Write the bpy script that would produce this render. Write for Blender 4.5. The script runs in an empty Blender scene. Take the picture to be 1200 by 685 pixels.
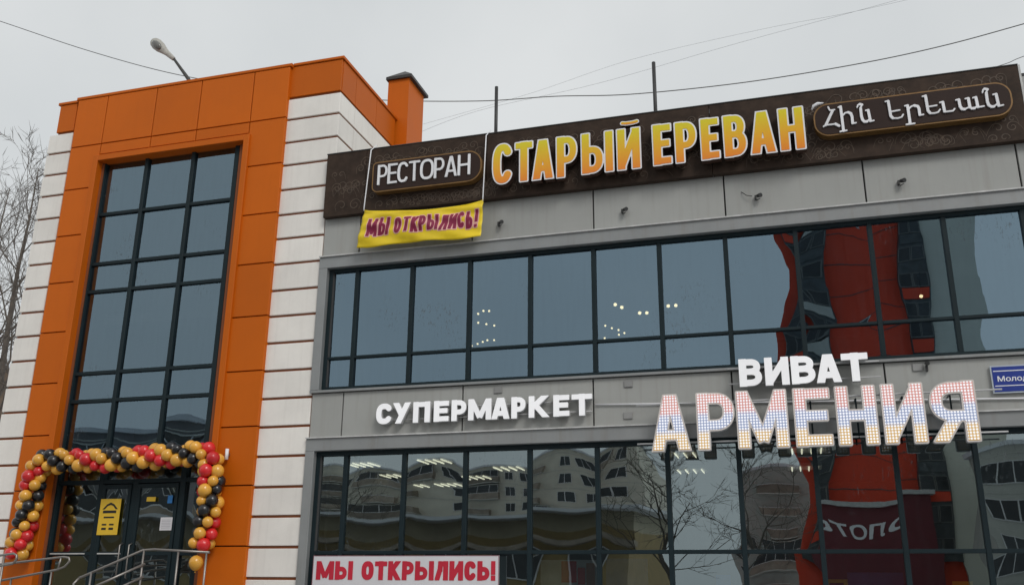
import bpy, bmesh, math, random
import numpy as np
from mathutils import Vector, Matrix
random.seed(7)
C = bpy.context.scene.collection
scn = bpy.context.scene
PI = math.pi

# ------------------------------------------------------------------ camera, sky, sun, exposure
CAM = (0.0, -15.0, 1.6)
fw = Vector((-0.27402261, 0.91271023, 0.30310335)); rt = Vector((0.95853069, 0.28485307, 0.0088114)); up = Vector((0.07829767, -0.29294839, 0.95291695))
cd = bpy.data.cameras.new('camera'); cam = bpy.data.objects.new('camera', cd); C.objects.link(cam)
M = Matrix.Identity(4)
for i in range(3):
    M[i][0] = rt[i]; M[i][1] = up[i]; M[i][2] = -fw[i]; M[i][3] = CAM[i]
cam.matrix_world = M
cd.sensor_width = 36; cd.lens = 36 * 1100.8855 / 1200; cd.clip_start = 0.1; cd.clip_end = 3000
scn.camera = cam
w = bpy.data.worlds.new("World"); scn.world = w; w.use_nodes = True
nt = w.node_tree; nt.nodes.clear()
out = nt.nodes.new('ShaderNodeOutputWorld'); bg = nt.nodes.new('ShaderNodeBackground')
sky = nt.nodes.new('ShaderNodeTexSky'); sky.sky_type = 'NISHITA'; sky.sun_disc = False
SUN_EL, SUN_ROT = math.radians(40), math.radians(140)
sky.sun_elevation = SUN_EL; sky.sun_rotation = SUN_ROT; sky.dust_density = 3; sky.air_density = 1
bw = nt.nodes.new('ShaderNodeRGBToBW'); mx = nt.nodes.new('ShaderNodeMix'); mx.data_type = 'RGBA'
tc = nt.nodes.new('ShaderNodeTexCoord'); nz = nt.nodes.new('ShaderNodeTexNoise'); nz.inputs['Scale'].default_value = 2.2; nz.inputs['Detail'].default_value = 5
cr = nt.nodes.new('ShaderNodeValToRGB'); cr.color_ramp.elements[0].position = .3; cr.color_ramp.elements[1].position = .7
cr.color_ramp.elements[0].color = (5.9, 6.25, 6.45, 1); cr.color_ramp.elements[1].color = (7.5, 7.75, 7.85, 1)
mx.inputs[0].default_value = .86
nt.links.new(tc.outputs['Generated'], nz.inputs['Vector']); nt.links.new(nz.outputs['Fac'], cr.inputs['Fac'])
nt.links.new(sky.outputs[0], bw.inputs[0]); nt.links.new(bw.outputs[0], mx.inputs[6]); nt.links.new(cr.outputs['Color'], mx.inputs[7])
nt.links.new(mx.outputs[2], bg.inputs[0]); bg.inputs[1].default_value = 0.1
nt.links.new(bg.outputs[0], out.inputs[0])
sl = bpy.data.lights.new('sun', 'SUN'); sl.energy = 1.1; sl.angle = math.radians(20); sl.color = (1, .97, .93)
so = bpy.data.objects.new('sun', sl); C.objects.link(so)
so.rotation_euler = (math.radians(90) - SUN_EL, 0, PI - SUN_ROT)
scn.view_settings.view_transform = 'Standard'; scn.view_settings.look = 'None'; scn.view_settings.gamma = 1
scn.view_settings.exposure = 0.1; scn.view_settings.use_curve_mapping = False

# ------------------------------------------------------------------ helpers
def tag(o, label=None, cat=None, group=None, kind=None):
    if label: o['label'] = label
    if cat: o['category'] = cat
    if group: o['group'] = group
    if kind: o['kind'] = kind
    return o
def empty(name, loc, label, cat, group=None):
    o = bpy.data.objects.new(name, None); C.objects.link(o); o.location = loc; o.empty_display_size = .2
    return tag(o, label, cat, group)
def link(name, me, parent=None, loc=None, mats=None):
    o = bpy.data.objects.new(name, me); C.objects.link(o)
    if parent: o.parent = parent
    if loc is not None: o.location = loc
    return o
def wloc(o):
    v = Vector((0, 0, 0))
    while o: v += o.location; o = o.parent
    return v
def mesh_bm(name, bm, m, parent=None, smooth=False):
    """bm is in world coordinates; shift to the parent's local space"""
    off = wloc(parent) if parent else Vector((0, 0, 0))
    if parent: bmesh.ops.translate(bm, verts=bm.verts, vec=-off)
    me = bpy.data.meshes.new(name); bm.to_mesh(me); bm.free()
    for k in (m if isinstance(m, (list, tuple)) else [m]): me.materials.append(k)
    if smooth: me.shade_smooth()
    return link(name, me, parent)
def abox(bm, x0, x1, y0, y1, z0, z1, ch=0.0, mi=0):
    """box, chamfered on the edges round its -Y face when ch > 0"""
    if ch <= 0:
        v = [bm.verts.new(c) for c in ((x0,y0,z0),(x1,y0,z0),(x1,y1,z0),(x0,y1,z0),(x0,y0,z1),(x1,y0,z1),(x1,y1,z1),(x0,y1,z1))]
        fs = ((0,1,5,4),(1,2,6,5),(2,3,7,6),(3,0,4,7),(4,5,6,7),(3,2,1,0))
    else:
        v = [bm.verts.new(c) for c in ((x0+ch,y0,z0+ch),(x1-ch,y0,z0+ch),(x1-ch,y0,z1-ch),(x0+ch,y0,z1-ch),
             (x0,y0+ch,z0),(x1,y0+ch,z0),(x1,y0+ch,z1),(x0,y0+ch,z1),(x0,y1,z0),(x1,y1,z0),(x1,y1,z1),(x0,y1,z1))]
        fs = ((0,1,2,3),(4,5,1,0),(5,6,2,1),(6,7,3,2),(7,4,0,3),(8,9,5,4),(9,10,6,5),(10,11,7,6),(11,8,4,7),(11,10,9,8))
    for f in fs:
        q = bm.faces.new([v[i] for i in f]); q.material_index = mi
def box(name, x0, x1, y0, y1, z0, z1, m, parent=None, ch=0.0):
    bm = bmesh.new(); abox(bm, x0, x1, y0, y1, z0, z1, ch); return mesh_bm(name, bm, m, parent)
def tube(bm, pts, r, seg=8, caps=True):
    pts = [Vector(p) for p in pts]; n = len(pts); rings = []
    rr = r if isinstance(r, (list, tuple)) else [r] * n
    ref = None
    for i, p in enumerate(pts):
        t = (pts[min(i+1, n-1)] - pts[max(i-1, 0)]).normalized()
        if ref is None:
            ref = t.cross(Vector((0, 0, 1)))
            if ref.length < .1: ref = t.cross(Vector((1, 0, 0)))
            ref.normalize()
        a = (ref - t * ref.dot(t))
        if a.length < 1e-5: a = t.orthogonal()
        a.normalize(); ref = a; b = t.cross(a)
        rings.append([bm.verts.new(p + (a * math.cos(k * 2*PI/seg) + b * math.sin(k * 2*PI/seg)) * rr[i]) for k in range(seg)])
    for i in range(n-1):
        for k in range(seg):
            f = bm.faces.new((rings[i][k], rings[i][(k+1) % seg], rings[i+1][(k+1) % seg], rings[i+1][k])); f.smooth = True
    if caps and seg > 2:
        bm.faces.new(rings[0][::-1]); bm.faces.new(rings[-1])
def lathe(bm, prof, cx, cy, cz, seg=16):
    rings = []
    for r, z in prof: rings.append([bm.verts.new((cx + r*math.cos(k*2*PI/seg), cy + r*math.sin(k*2*PI/seg), cz+z)) for k in range(seg)])
    for i in range(len(rings)-1):
        for k in range(seg):
            f = bm.faces.new((rings[i][k], rings[i][(k+1)%seg], rings[i+1][(k+1)%seg], rings[i+1][k])); f.smooth = True
    bm.faces.new(rings[0][::-1]); bm.faces.new(rings[-1])
def P(x, z, Y):
    """point that was measured on the facade plane (Y=0) carried along its line of sight to depth Y"""
    k = (15.0 + Y) / 15.0
    return x * k, 1.6 + (z - 1.6) * k

def at(px, py, Y):
    d = fw*1100.8855 + rt*(px-600) - up*(py-342.5); t_ = (15+Y)/d.y; return Vector(CAM) + d*t_

# ------------------------------------------------------------------ materials
def newmat(name):
    m = bpy.data.materials.new(name); m.use_nodes = True
    return m, m.node_tree, m.node_tree.nodes['Principled BSDF']
def N(nt, t, **k):
    n = nt.nodes.new(t)
    for a, b in k.items(): setattr(n, a, b)
    return n
def mat(name, col, rough=.6, metal=0, var=.12, scale=1.5, streak=0.0, streakcol=None, bump=0.0, bscale=40, spec=.5, perobj=0.05, coat=0):
    """base colour broken by noise, vertical run marks, a small shift per object and fine relief"""
    m, nt, b = newmat(name); L = nt.links.new
    b.inputs['Roughness'].default_value = rough; b.inputs['Metallic'].default_value = metal
    b.inputs['Specular IOR Level'].default_value = spec
    if coat: b.inputs['Coat Weight'].default_value = coat; b.inputs['Coat Roughness'].default_value = .1
    geo = N(nt, 'ShaderNodeNewGeometry'); oi = N(nt, 'ShaderNodeObjectInfo')
    n1 = N(nt, 'ShaderNodeTexNoise'); n1.inputs['Scale'].default_value = scale; n1.inputs['Detail'].default_value = 6; n1.inputs['Roughness'].default_value = .65
    L(geo.outputs['Position'], n1.inputs['Vector'])
    mr = N(nt, 'ShaderNodeMapRange'); mr.inputs[1].default_value = .3; mr.inputs[2].default_value = .7
    mr.inputs[3].default_value = 1 - var; mr.inputs[4].default_value = 1 + var; L(n1.outputs['Fac'], mr.inputs[0])
    m2 = N(nt, 'ShaderNodeMapRange'); m2.inputs[3].default_value = 1 - perobj; m2.inputs[4].default_value = 1 + perobj; L(oi.outputs['Random'], m2.inputs[0])
    mu = N(nt, 'ShaderNodeMath', operation='MULTIPLY'); L(mr.outputs[0], mu.inputs[0]); L(m2.outputs[0], mu.inputs[1])
    vm = N(nt, 'ShaderNodeVectorMath', operation='SCALE'); vm.inputs[0].default_value = col[:3]; L(mu.outputs[0], vm.inputs['Scale'])
    last = vm.outputs[0]
    if streak > 0:
        mp = N(nt, 'ShaderNodeMapping'); mp.inputs['Scale'].default_value = (7, 7, .35); L(geo.outputs['Position'], mp.inputs[0])
        n2 = N(nt, 'ShaderNodeTexNoise'); n2.inputs['Scale'].default_value = 1.7; n2.inputs['Detail'].default_value = 5; L(mp.outputs[0], n2.inputs['Vector'])
        r2 = N(nt, 'ShaderNodeMapRange'); r2.inputs[1].default_value = .5; r2.inputs[2].default_value = .75; r2.inputs[3].default_value = 0; r2.inputs[4].default_value = streak; L(n2.outputs['Fac'], r2.inputs[0])
        mm = N(nt, 'ShaderNodeMix', data_type='RGBA'); L(r2.outputs[0], mm.inputs[0]); L(last, mm.inputs[6])
        mm.inputs[7].default_value = (*(streakcol or [c*.45 for c in col[:3]]), 1); last = mm.outputs[2]
    L(last, b.inputs['Base Color'])
    n3 = N(nt, 'ShaderNodeTexNoise'); n3.inputs['Scale'].default_value = bscale; n3.inputs['Detail'].default_value = 4; L(geo.outputs['Position'], n3.inputs['Vector'])
    rr = N(nt, 'ShaderNodeMapRange'); rr.inputs[3].default_value = max(.02, rough-.1); rr.inputs[4].default_value = min(1, rough+.1); L(n1.outputs['Fac'], rr.inputs[0]); L(rr.outputs[0], b.inputs['Roughness'])
    if bump > 0:
        bp = N(nt, 'ShaderNodeBump'); bp.inputs['Strength'].default_value = bump; bp.inputs['Distance'].default_value = .01
        L(n3.outputs['Fac'], bp.inputs['Height']); L(bp.outputs[0], b.inputs['Normal'])
    return m
def emit(name, col, s):
    m, nt, b = newmat(name); b.inputs['Base Color'].default_value = (*col, 1)
    b.inputs['Emission Color'].default_value = (*col, 1); b.inputs['Emission Strength'].default_value = s; return m
def glassmat(name, refl, trans, r0=.26, wob=.35, scale=1.1, dirt=0.0):
    m, nt, b = newmat(name); L = nt.links.new; nt.nodes.remove(b); o = nt.nodes['Material Output']
    tc = N(nt, 'ShaderNodeTexCoord'); oi = N(nt, 'ShaderNodeObjectInfo')
    ad = N(nt, 'ShaderNodeVectorMath', operation='MULTIPLY_ADD'); ad.inputs[1].default_value = (37, 91, 53)
    cx = N(nt, 'ShaderNodeCombineXYZ'); [L(oi.outputs['Random'], cx.inputs[i]) for i in range(3)]
    L(cx.outputs[0], ad.inputs[0]); L(tc.outputs['Object'], ad.inputs[2])
    n = N(nt, 'ShaderNodeTexNoise'); n.inputs['Scale'].default_value = scale; n.inputs['Detail'].default_value = 1.2; n.inputs['Roughness'].default_value = .35
    L(ad.outputs[0], n.inputs['Vector'])
    bu = N(nt, 'ShaderNodeBump'); bu.inputs['Strength'].default_value = wob; bu.inputs['Distance'].default_value = .03; L(n.outputs['Fac'], bu.inputs['Height'])
    g = N(nt, 'ShaderNodeBsdfGlossy'); g.inputs['Color'].default_value = (*refl, 1); g.inputs['Roughness'].default_value = 0.0; L(bu.outputs[0], g.inputs['Normal'])
    t = N(nt, 'ShaderNodeBsdfTransparent'); t.inputs['Color'].default_value = (*trans, 1)
    lw = N(nt, 'ShaderNodeLayerWeight'); lw.inputs[0].default_value = .25
    mr = N(nt, 'ShaderNodeMapRange'); mr.inputs[3].default_value = r0; mr.inputs[4].default_value = .9; L(lw.outputs['Fresnel'], mr.inputs[0])
    ms = N(nt, 'ShaderNodeMixShader'); L(mr.outputs[0], ms.inputs[0]); L(t.outputs[0], ms.inputs[1]); L(g.outputs[0], ms.inputs[2])
    # grime: run marks and specks left on the outside of the glass
    geo = N(nt, 'ShaderNodeNewGeometry'); mp = N(nt, 'ShaderNodeMapping'); mp.inputs['Scale'].default_value = (9, 1, 1.1); L(geo.outputs['Position'], mp.inputs[0])
    n2 = N(nt, 'ShaderNodeTexNoise'); n2.inputs['Scale'].default_value = 1.3; n2.inputs['Detail'].default_value = 7; L(mp.outputs[0], n2.inputs['Vector'])
    r2 = N(nt, 'ShaderNodeMapRange'); r2.inputs[1].default_value = .45; r2.inputs[2].default_value = .85; r2.inputs[4].default_value = dirt*.45; L(n2.outputs['Fac'], r2.inputs[0])
    n4 = N(nt, 'ShaderNodeTexNoise'); n4.inputs['Scale'].default_value = .75; n4.inputs['Detail'].default_value = 2; L(geo.outputs['Position'], n4.inputs['Vector'])
    m5 = N(nt, 'ShaderNodeMapping'); m5.inputs['Scale'].default_value = (22, 1, 9); L(geo.outputs['Position'], m5.inputs[0])
    n5 = N(nt, 'ShaderNodeTexNoise'); n5.inputs['Scale'].default_value = 1; n5.inputs['Detail'].default_value = 6; n5.inputs['Roughness'].default_value = .75; L(m5.outputs[0], n5.inputs['Vector'])
    g4 = N(nt, 'ShaderNodeMapRange'); g4.inputs[1].default_value = .57; g4.inputs[2].default_value = .66; L(n4.outputs['Fac'], g4.inputs[0])
    g5 = N(nt, 'ShaderNodeMapRange'); g5.inputs[1].default_value = .55; g5.inputs[2].default_value = .62; g5.inputs[4].default_value = .75; L(n5.outputs['Fac'], g5.inputs[0])
    g6 = N(nt, 'ShaderNodeMath', operation='MULTIPLY'); L(g4.outputs[0], g6.inputs[0]); L(g5.outputs[0], g6.inputs[1])
    g7 = N(nt, 'ShaderNodeMath', operation='MULTIPLY'); g7.inputs[1].default_value = min(1, dirt*6); L(g6.outputs[0], g7.inputs[0])
    g8 = N(nt, 'ShaderNodeMath', operation='MAXIMUM'); L(g7.outputs[0], g8.inputs[0]); L(r2.outputs[0], g8.inputs[1]); r2 = g8
    d = N(nt, 'ShaderNodeBsdfDiffuse'); d.inputs['Color'].default_value = (.12, .14, .15, 1)
    m2 = N(nt, 'ShaderNodeMixShader'); L(r2.outputs[0], m2.inputs[0]); L(ms.outputs[0], m2.inputs[1]); L(d.outputs[0], m2.inputs[2])
    L(m2.outputs[0], o.inputs[0]); return m
orange = mat('orange composite cladding', (.55, .116, .003), .5, var=.07, scale=.45, streak=.06, streakcol=(.36, .07, .004), bump=.12, bscale=1.2, perobj=.07, spec=.2)
orange_gap = mat('rust brown substrate', (.22, .065, .02), .8, var=.1)
white = mat('off-white fibre cement', (.80, .77, .72), .75, var=.07, scale=1.2, streak=.12, streakcol=(.42, .38, .33), bump=.2, bscale=60, perobj=.045)
grey = mat('warm grey composite cladding', (.35, .355, .338), .5, var=.05, scale=1.1, streak=.2, streakcol=(.19, .16, .12), perobj=.05)
greylt = mat('grey metal flashing', (.28, .29, .29), .4, metal=.2, var=.08, streak=.3, streakcol=(.2, .17, .13))
whtedge = mat('pale drip edge', (.50, .50, .49), .5, var=.2, scale=5)
dark = mat('anthracite aluminium', (.010, .020, .024), .5, var=.15, spec=.2)
darkgap = mat('dark backing', (.05, .05, .05), .8)
glass_up = glassmat('reflective blue glass upper', (.56, .78, .95), (.38, .42, .42), .285, wob=.05, scale=.9, dirt=.14)
glass_lo = glassmat('reflective glass lower', (.78, .92, .95), (.45, .48, .46), .29, wob=.035, scale=1.1, dirt=.08)
glass_tw = glassmat('tower glass', (.56, .77, .92), (.40, .44, .44), .235, wob=.05, scale=.8, dirt=.16)
concrete = mat('concrete', (.30, .29, .27), .9, var=.15, bump=.4)
inner_m = mat('interior plaster', (.13, .125, .11), .9, var=.1)
steel = mat('brushed steel', (.30, .28, .26), .42, metal=.85, var=.1)
snow = mat('packed snow', (.62, .64, .67), .85, var=.12, scale=.25, bump=.5, bscale=2, streak=0)
asphalt = mat('wet asphalt', (.05, .05, .052), .55, var=.25, scale=.4, bump=.4, bscale=20)
brown = mat('dark brown sign face', (.044, .029, .021), .6, var=.35, scale=5, spec=.15, perobj=.02)
brownplate = mat('brown plate', (.036, .022, .018), .5, var=.1, spec=.15)
goldrim = mat('dull gold rim', (.22, .12, .04), .4, metal=.3, var=.2, scale=6)
ornm = mat('dull bronze ornament print', (.082, .056, .038), .65, var=.4, scale=8)
whiteletter = mat('white acrylic', (.80, .80, .82), .35, var=.04, scale=3)
litletter = mat('lit white acrylic', (.82, .82, .84), .35, var=.03, scale=3)
q_ = litletter.node_tree.nodes['Principled BSDF']; q_.inputs['Emission Color'].default_value = (1, 1, 1, 1); q_.inputs['Emission Strength'].default_value = .22
lettside = mat('dark letter return', (.06, .03, .02), .5, var=.1)
whiteside = mat('white plastic return', (.5, .5, .5), .5, var=.1)
cream = mat('cream letter rim', (.68, .62, .58), .4, var=.05)
red_rub = mat('red latex', (.62, .018, .022), .28, var=.06, perobj=.15, coat=.3)
gold_rub = mat('gold latex', (.76, .38, .05), .22, var=.06, perobj=.12, coat=.3)
black_rub = mat('black latex', (.010, .010, .012), .3, var=.1, coat=.3)
yellow_cloth = mat('yellow banner vinyl', (.82, .60, .012), .5, var=.14, scale=1.3)
maroon_ink = mat('maroon ink', (.25, .010, .055), .6, var=.08)
pink_ink = mat('pale pink ink', (.84, .45, .40), .6, var=.05)
white_vinyl = mat('white vinyl', (.66, .65, .67), .5, var=.05, scale=1)
red_ink = mat('red ink', (.50, .012, .035), .5, var=.06)
black_ink = mat('black ink', (.015, .013, .01), .5)
blue_sign = mat('blue enamel', (.010, .035, .26), .35, var=.06)
bark = mat('grey brown bark', (.115, .098, .082), .9, var=.35, scale=6)
tube_glow = emit('lit fluorescent tube', (.95, .92, .72), 1.7)
bulb_glow = emit('lit warm bulb', (1, .80, .46), 3.2)

def grad_mat(name, stops):
    m, nt, b = newmat(name); L = nt.links.new
    tc = N(nt, 'ShaderNodeTexCoord'); sp = N(nt, 'ShaderNodeSeparateXYZ'); L(tc.outputs['Generated'], sp.inputs[0])
    n = N(nt, 'ShaderNodeTexNoise'); n.inputs['Scale'].default_value = 3; L(tc.outputs['Object'], n.inputs['Vector'])
    a = N(nt, 'ShaderNodeMath', operation='MULTIPLY_ADD'); a.inputs[1].default_value = .12; L(n.outputs['Fac'], a.inputs[0]); L(sp.outputs[2], a.inputs[2])
    r = N(nt, 'ShaderNodeValToRGB'); e = r.color_ramp.elements
    e[0].position, e[0].color = stops[0][0], (*stops[0][1], 1); e[1].position, e[1].color = stops[-1][0], (*stops[-1][1], 1)
    for p, c in stops[1:-1]: q = e.new(p); q.color = (*c, 1)
    L(a.outputs[0], r.inputs[0]); L(r.outputs[0], b.inputs['Base Color']); b.inputs['Roughness'].default_value = .3
    return m
letter_yel = grad_mat('yellow to orange acrylic', [(.08, (.83, .24, .015)), (.5, (.82, .40, .012)), (1.0, (.72, .60, .012))])
def led_mat():
    m, nt, b = newmat('lamp dotted tricolour face'); L = nt.links.new
    tc = N(nt, 'ShaderNodeTexCoord'); sp = N(nt, 'ShaderNodeSeparateXYZ'); L(tc.outputs['Generated'], sp.inputs[0])
    r = N(nt, 'ShaderNodeValToRGB'); e = r.color_ramp.elements; r.color_ramp.interpolation = 'LINEAR'
    e[0].position = 0; e[0].color = (.78, .52, .22, 1); e[1].position = .26; e[1].color = (.76, .52, .24, 1)
    for p, c in ((.34, (.37, .43, .62)), (.60, (.40, .45, .64)), (.68, (.74, .34, .31)), (1.0, (.76, .38, .34))): q = e.new(p); q.color = (*c, 1)
    L(sp.outputs[2], r.inputs[0])
    geo = N(nt, 'ShaderNodeNewGeometry'); s3 = N(nt, 'ShaderNodeSeparateXYZ'); L(geo.outputs['Position'], s3.inputs[0])
    fr = []
    for i in (0, 2):
        mu = N(nt, 'ShaderNodeMath', operation='MULTIPLY'); mu.inputs[1].default_value = 1/.043; L(s3.outputs[i], mu.inputs[0])
        f = N(nt, 'ShaderNodeMath', operation='FRACT'); L(mu.outputs[0], f.inputs[0])
        s = N(nt, 'ShaderNodeMath', operation='SUBTRACT'); s.inputs[1].default_value = .5; L(f.outputs[0], s.inputs[0])
        q = N(nt, 'ShaderNodeMath', operation='POWER'); q.inputs[1].default_value = 2
        ab = N(nt, 'ShaderNodeMath', operation='ABSOLUTE'); L(s.outputs[0], ab.inputs[0]); L(ab.outputs[0], q.inputs[0]); fr.append(q)
    ad = N(nt, 'ShaderNodeMath', operation='ADD'); L(fr[0].outputs[0], ad.inputs[0]); L(fr[1].outputs[0], ad.inputs[1])
    mr = N(nt, 'ShaderNodeMapRange'); mr.inputs[1].default_value = .06; mr.inputs[2].default_value = .17; mr.inputs[3].default_value = 1; mr.inputs[4].default_value = 0; L(ad.outputs[0], mr.inputs[0])
    mm = N(nt, 'ShaderNodeMix', data_type='RGBA'); L(mr.outputs[0], mm.inputs[0]); L(r.outputs[0], mm.inputs[6]); mm.inputs[7].default_value = (.85, .86, .90, 1)
    L(mm.outputs[2], b.inputs['Base Color']); b.inputs['Roughness'].default_value = .35
    L(mm.outputs[2], b.inputs['Emission Color']); L(mr.outputs[0], b.inputs['Emission Strength'])
    ml = N(nt, 'ShaderNodeMath', operation='MULTIPLY_ADD'); ml.inputs[1].default_value = .35; ml.inputs[2].default_value = .16; L(mr.outputs[0], ml.inputs[0]); L(ml.outputs[0], b.inputs['Emission Strength'])
    return m
led = led_mat()

# ------------------------------------------------------------------ letters: strokes -> distance field -> outline -> solid
def superarc(cx, cy, rx, ry, a0, a1, n=28, e=2.6):
    pts = []
    for i in range(n+1):
        a = math.radians(a0 + (a1-a0)*i/n); c, s = math.cos(a), math.sin(a)
        pts.append((cx + rx*math.copysign(abs(c)**(2/e), c), cy + ry*math.copysign(abs(s)**(2/e), s)))
    return pts
def glyph(ch, w, h, s):
    """list of strokes: (polyline, flat_ends, halfwidth) in a w x h box"""
    t = s/2; L, R, B, T = t, w-t, t, h-t; S = []
    def fl(*p, k=1.0): S.append((list(p), True, t*k))
    def rd(p, k=1.0): S.append((p, False, t*k))
    hb = .88                                   # bars a little thinner than stems
    if ch in 'СО':
        a = (38, 322) if ch == 'С' else (0, 360)
        rd(superarc(w/2, h/2, w/2-t, h/2-t, *a))
    elif ch == 'Т': fl((w/2,0),(w/2,h)); fl((0,T),(w,T), k=hb)
    elif ch == 'П': fl((L,0),(L,h)); fl((R,0),(R,h)); fl((0,T),(w,T), k=hb)
    elif ch == 'Н': fl((L,0),(L,h)); fl((R,0),(R,h)); fl((L,h*.5),(R,h*.5), k=hb)
    elif ch in 'ИЙ': fl((L,0),(L,h)); fl((R,0),(R,h)); fl((L,t*.7),(R,h-t*.7), k=hb)
    elif ch == 'Е': fl((L,0),(L,h)); fl((0,T),(w,T), k=hb); fl((0,B),(w,B), k=hb); fl((L,h*.52),(w*.92,h*.52), k=hb)
    elif ch == 'Л': fl((R,0),(R,h)); fl((w*.26,T),(w,T), k=hb); fl((w*.26+t*.9,h),(w*.26+t*.6,h*.45)); fl((w*.26+t*.6,h*.55),(t*.7,-s*.2))
    elif ch in 'А':
        fl((t*.9,-s),(w/2-t*.1,h+s*.2)); fl((w-t*.9,-s),(w/2+t*.1,h+s*.2))
        if ch == 'А': fl((w*.25,h*.27),(w*.75,h*.27), k=hb)
    elif ch in 'РЯ':
        x0 = L
        p = [(x0,T)] + superarc(w*.48, (T+h*.42)/2, R-w*.48, (T-h*.42)/2, 90, -90, e=2.3) + [(x0, h*.42)]
        if ch == 'Я': p = [(w-a, b) for a, b in p]
        x0 = w-L if ch == 'Я' else L
        rd(p, hb); fl((x0,0),(x0,h))
        if ch == 'Я': fl((w*.55,h*.42),(t*.9,-s*.25))
    elif ch in 'ЬЫ':
        ww = w if ch == 'Ь' else w*.68
        p = [(L,h*.58)] + superarc(ww*.48, (B+h*.58)/2, ww-t-ww*.48, (h*.58-B)/2, 90, -90, e=2.3) + [(L,B)]
        rd(p, hb); fl((L,0),(L,h))
        if ch == 'Ы': fl((R,0),(R,h))
    elif ch == 'В':
        for z0, z1, xr in ((B, h*.53, R), (h*.53, T, R-w*.05)):
            rd([(L,z1)] + superarc(w*.5, (z0+z1)/2, xr-w*.5, (z1-z0)/2, 90, -90, e=2.2) + [(L,z0)], hb)
        fl((L,0),(L,h))
    elif ch == 'У': fl((t*.9,h+s*.2),(w*.54,h*.33)); fl((w-t*.9,h+s*.4),(w*.22,-s*.6))
    elif ch == 'М': fl((L,0),(L,h)); fl((R,0),(R,h)); fl((L*1.0,h),(w/2,h*.12), k=.9); fl((w-L,h),(w/2,h*.12), k=.9)
    elif ch == 'К': fl((L,0),(L,h)); fl((L,h*.42),(w-t*.7,h+s*.3), k=.95); fl((w*.35,h*.55),(w-t*.6,-s*.3), k=.95)
    elif ch == '!': fl((w/2,h*.3),(w/2,h)); fl((w/2,0),(w/2,s*.95))
    return S
def sdf(S, w, h, s, n=64, pad=.12, clip=True):
    step = h / n; pad = pad*h
    xs = np.arange(-pad, w+pad, step); ys = np.arange(-pad, h*1.0+pad, step)
    X, Y = np.meshgrid(xs, ys); D = np.full(X.shape, 9.0)
    for pts, flat, t in S:
        for (x1, y1), (x2, y2) in zip(pts[:-1], pts[1:]):
            dx, dy = x2-x1, y2-y1; l = math.hypot(dx, dy)
            if l < 1e-9: continue
            ux, uy = dx/l, dy/l; a = (X-x1)*ux + (Y-y1)*uy; b = -(X-x1)*uy + (Y-y1)*ux
            if flat:
                qa = np.abs(a-l/2)-l/2; qb = np.abs(b)-t
                d = np.hypot(np.maximum(qa,0), np.maximum(qb,0)) + np.minimum(np.maximum(qa,qb),0)
            else: d = np.hypot(a-np.clip(a,0,l), b)-t
            D = np.minimum(D, d)
    if clip: D = np.maximum(D, np.maximum(np.maximum(-Y, Y-h), np.maximum(-X, X-w)))
    return xs, ys, D
def contours(xs, ys, D, lv):
    F = D - lv; F[F == 0] = 1e-7
    ins = F < 0
    c = ins[:-1,:-1].astype(int) + 2*ins[:-1,1:] + 4*ins[1:,1:] + 8*ins[1:,:-1]
    nxt = {}
    def pt(j, i, e):
        if e == 0: a = F[j,i]/(F[j,i]-F[j,i+1]); return ('h',j,i), (xs[i]+a*(xs[i+1]-xs[i]), ys[j])
        if e == 2: a = F[j+1,i]/(F[j+1,i]-F[j+1,i+1]); return ('h',j+1,i), (xs[i]+a*(xs[i+1]-xs[i]), ys[j+1])
        if e == 3: a = F[j,i]/(F[j,i]-F[j+1,i]); return ('v',j,i), (xs[i], ys[j]+a*(ys[j+1]-ys[j]))
        a = F[j,i+1]/(F[j,i+1]-F[j+1,i+1]); return ('v',j,i+1), (xs[i+1], ys[j]+a*(ys[j+1]-ys[j]))
    T = {1:[(0,3)],2:[(1,0)],3:[(1,3)],4:[(2,1)],5:[(0,3),(2,1)],6:[(2,0)],7:[(2,3)],8:[(3,2)],9:[(0,2)],10:[(1,0),(3,2)],11:[(1,2)],12:[(3,1)],13:[(0,1)],14:[(3,0)]}
    pos = {}
    for j, i in zip(*np.nonzero((c > 0) & (c < 15))):
        for a, b in T[int(c[j,i])]:
            ka, pa = pt(j,i,a); kb, pb = pt(j,i,b); pos[ka] = pa; pos[kb] = pb; nxt[ka] = kb
    loops = []
    while nxt:
        k0 = next(iter(nxt)); k = k0; lp = []
        while k in nxt:
            lp.append(pos[k]); k = nxt.pop(k)
        # drop points that lie on a straight run
        o = []; m = len(lp); eps = (xs[1]-xs[0])*.10
        keep = [True]*m; last = 0; i = 1
        o = [lp[0]]; st = 0
        for i in range(2, m):
            x0, y0 = lp[st]; x1, y1 = lp[i]; l = math.hypot(x1-x0, y1-y0) or 1
            if max(abs((x1-x0)*(y0-lp[q][1]) - (x0-lp[q][0])*(y1-y0))/l for q in range(st+1, i)) > eps:
                st = i-1; o.append(lp[st])
        if len(o) > 2: loops.append(o)
    return loops
_gc = {}
def solid(loops, d0, depth, bevel=0.0):
    """2-D outline -> closed solid standing in the XZ plane, front at y=d0, back at y=d0+depth"""
    cu = bpy.data.curves.new('tmp', 'CURVE'); cu.dimensions = '2D'; cu.fill_mode = 'BOTH'
    cu.extrude = max(depth/2 - bevel, .0005); cu.bevel_depth = bevel; cu.bevel_resolution = 0; cu.offset = -bevel
    for lp in loops:
        sp = cu.splines.new('POLY'); sp.points.add(len(lp)-1); sp.use_cyclic_u = True
        for k, (a, b) in enumerate(lp): sp.points[k].co = (a, b, 0, 1)
    ob = bpy.data.objects.new('tmp', cu); me = bpy.data.meshes.new_from_object(ob)
    bpy.data.objects.remove(ob); bpy.data.curves.remove(cu)
    me.transform(Matrix(((1,0,0,0),(0,0,-1,d0+depth/2),(0,1,0,0),(0,0,0,1)))); me.use_auto_texspace = True; me.update()
    return me
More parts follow.
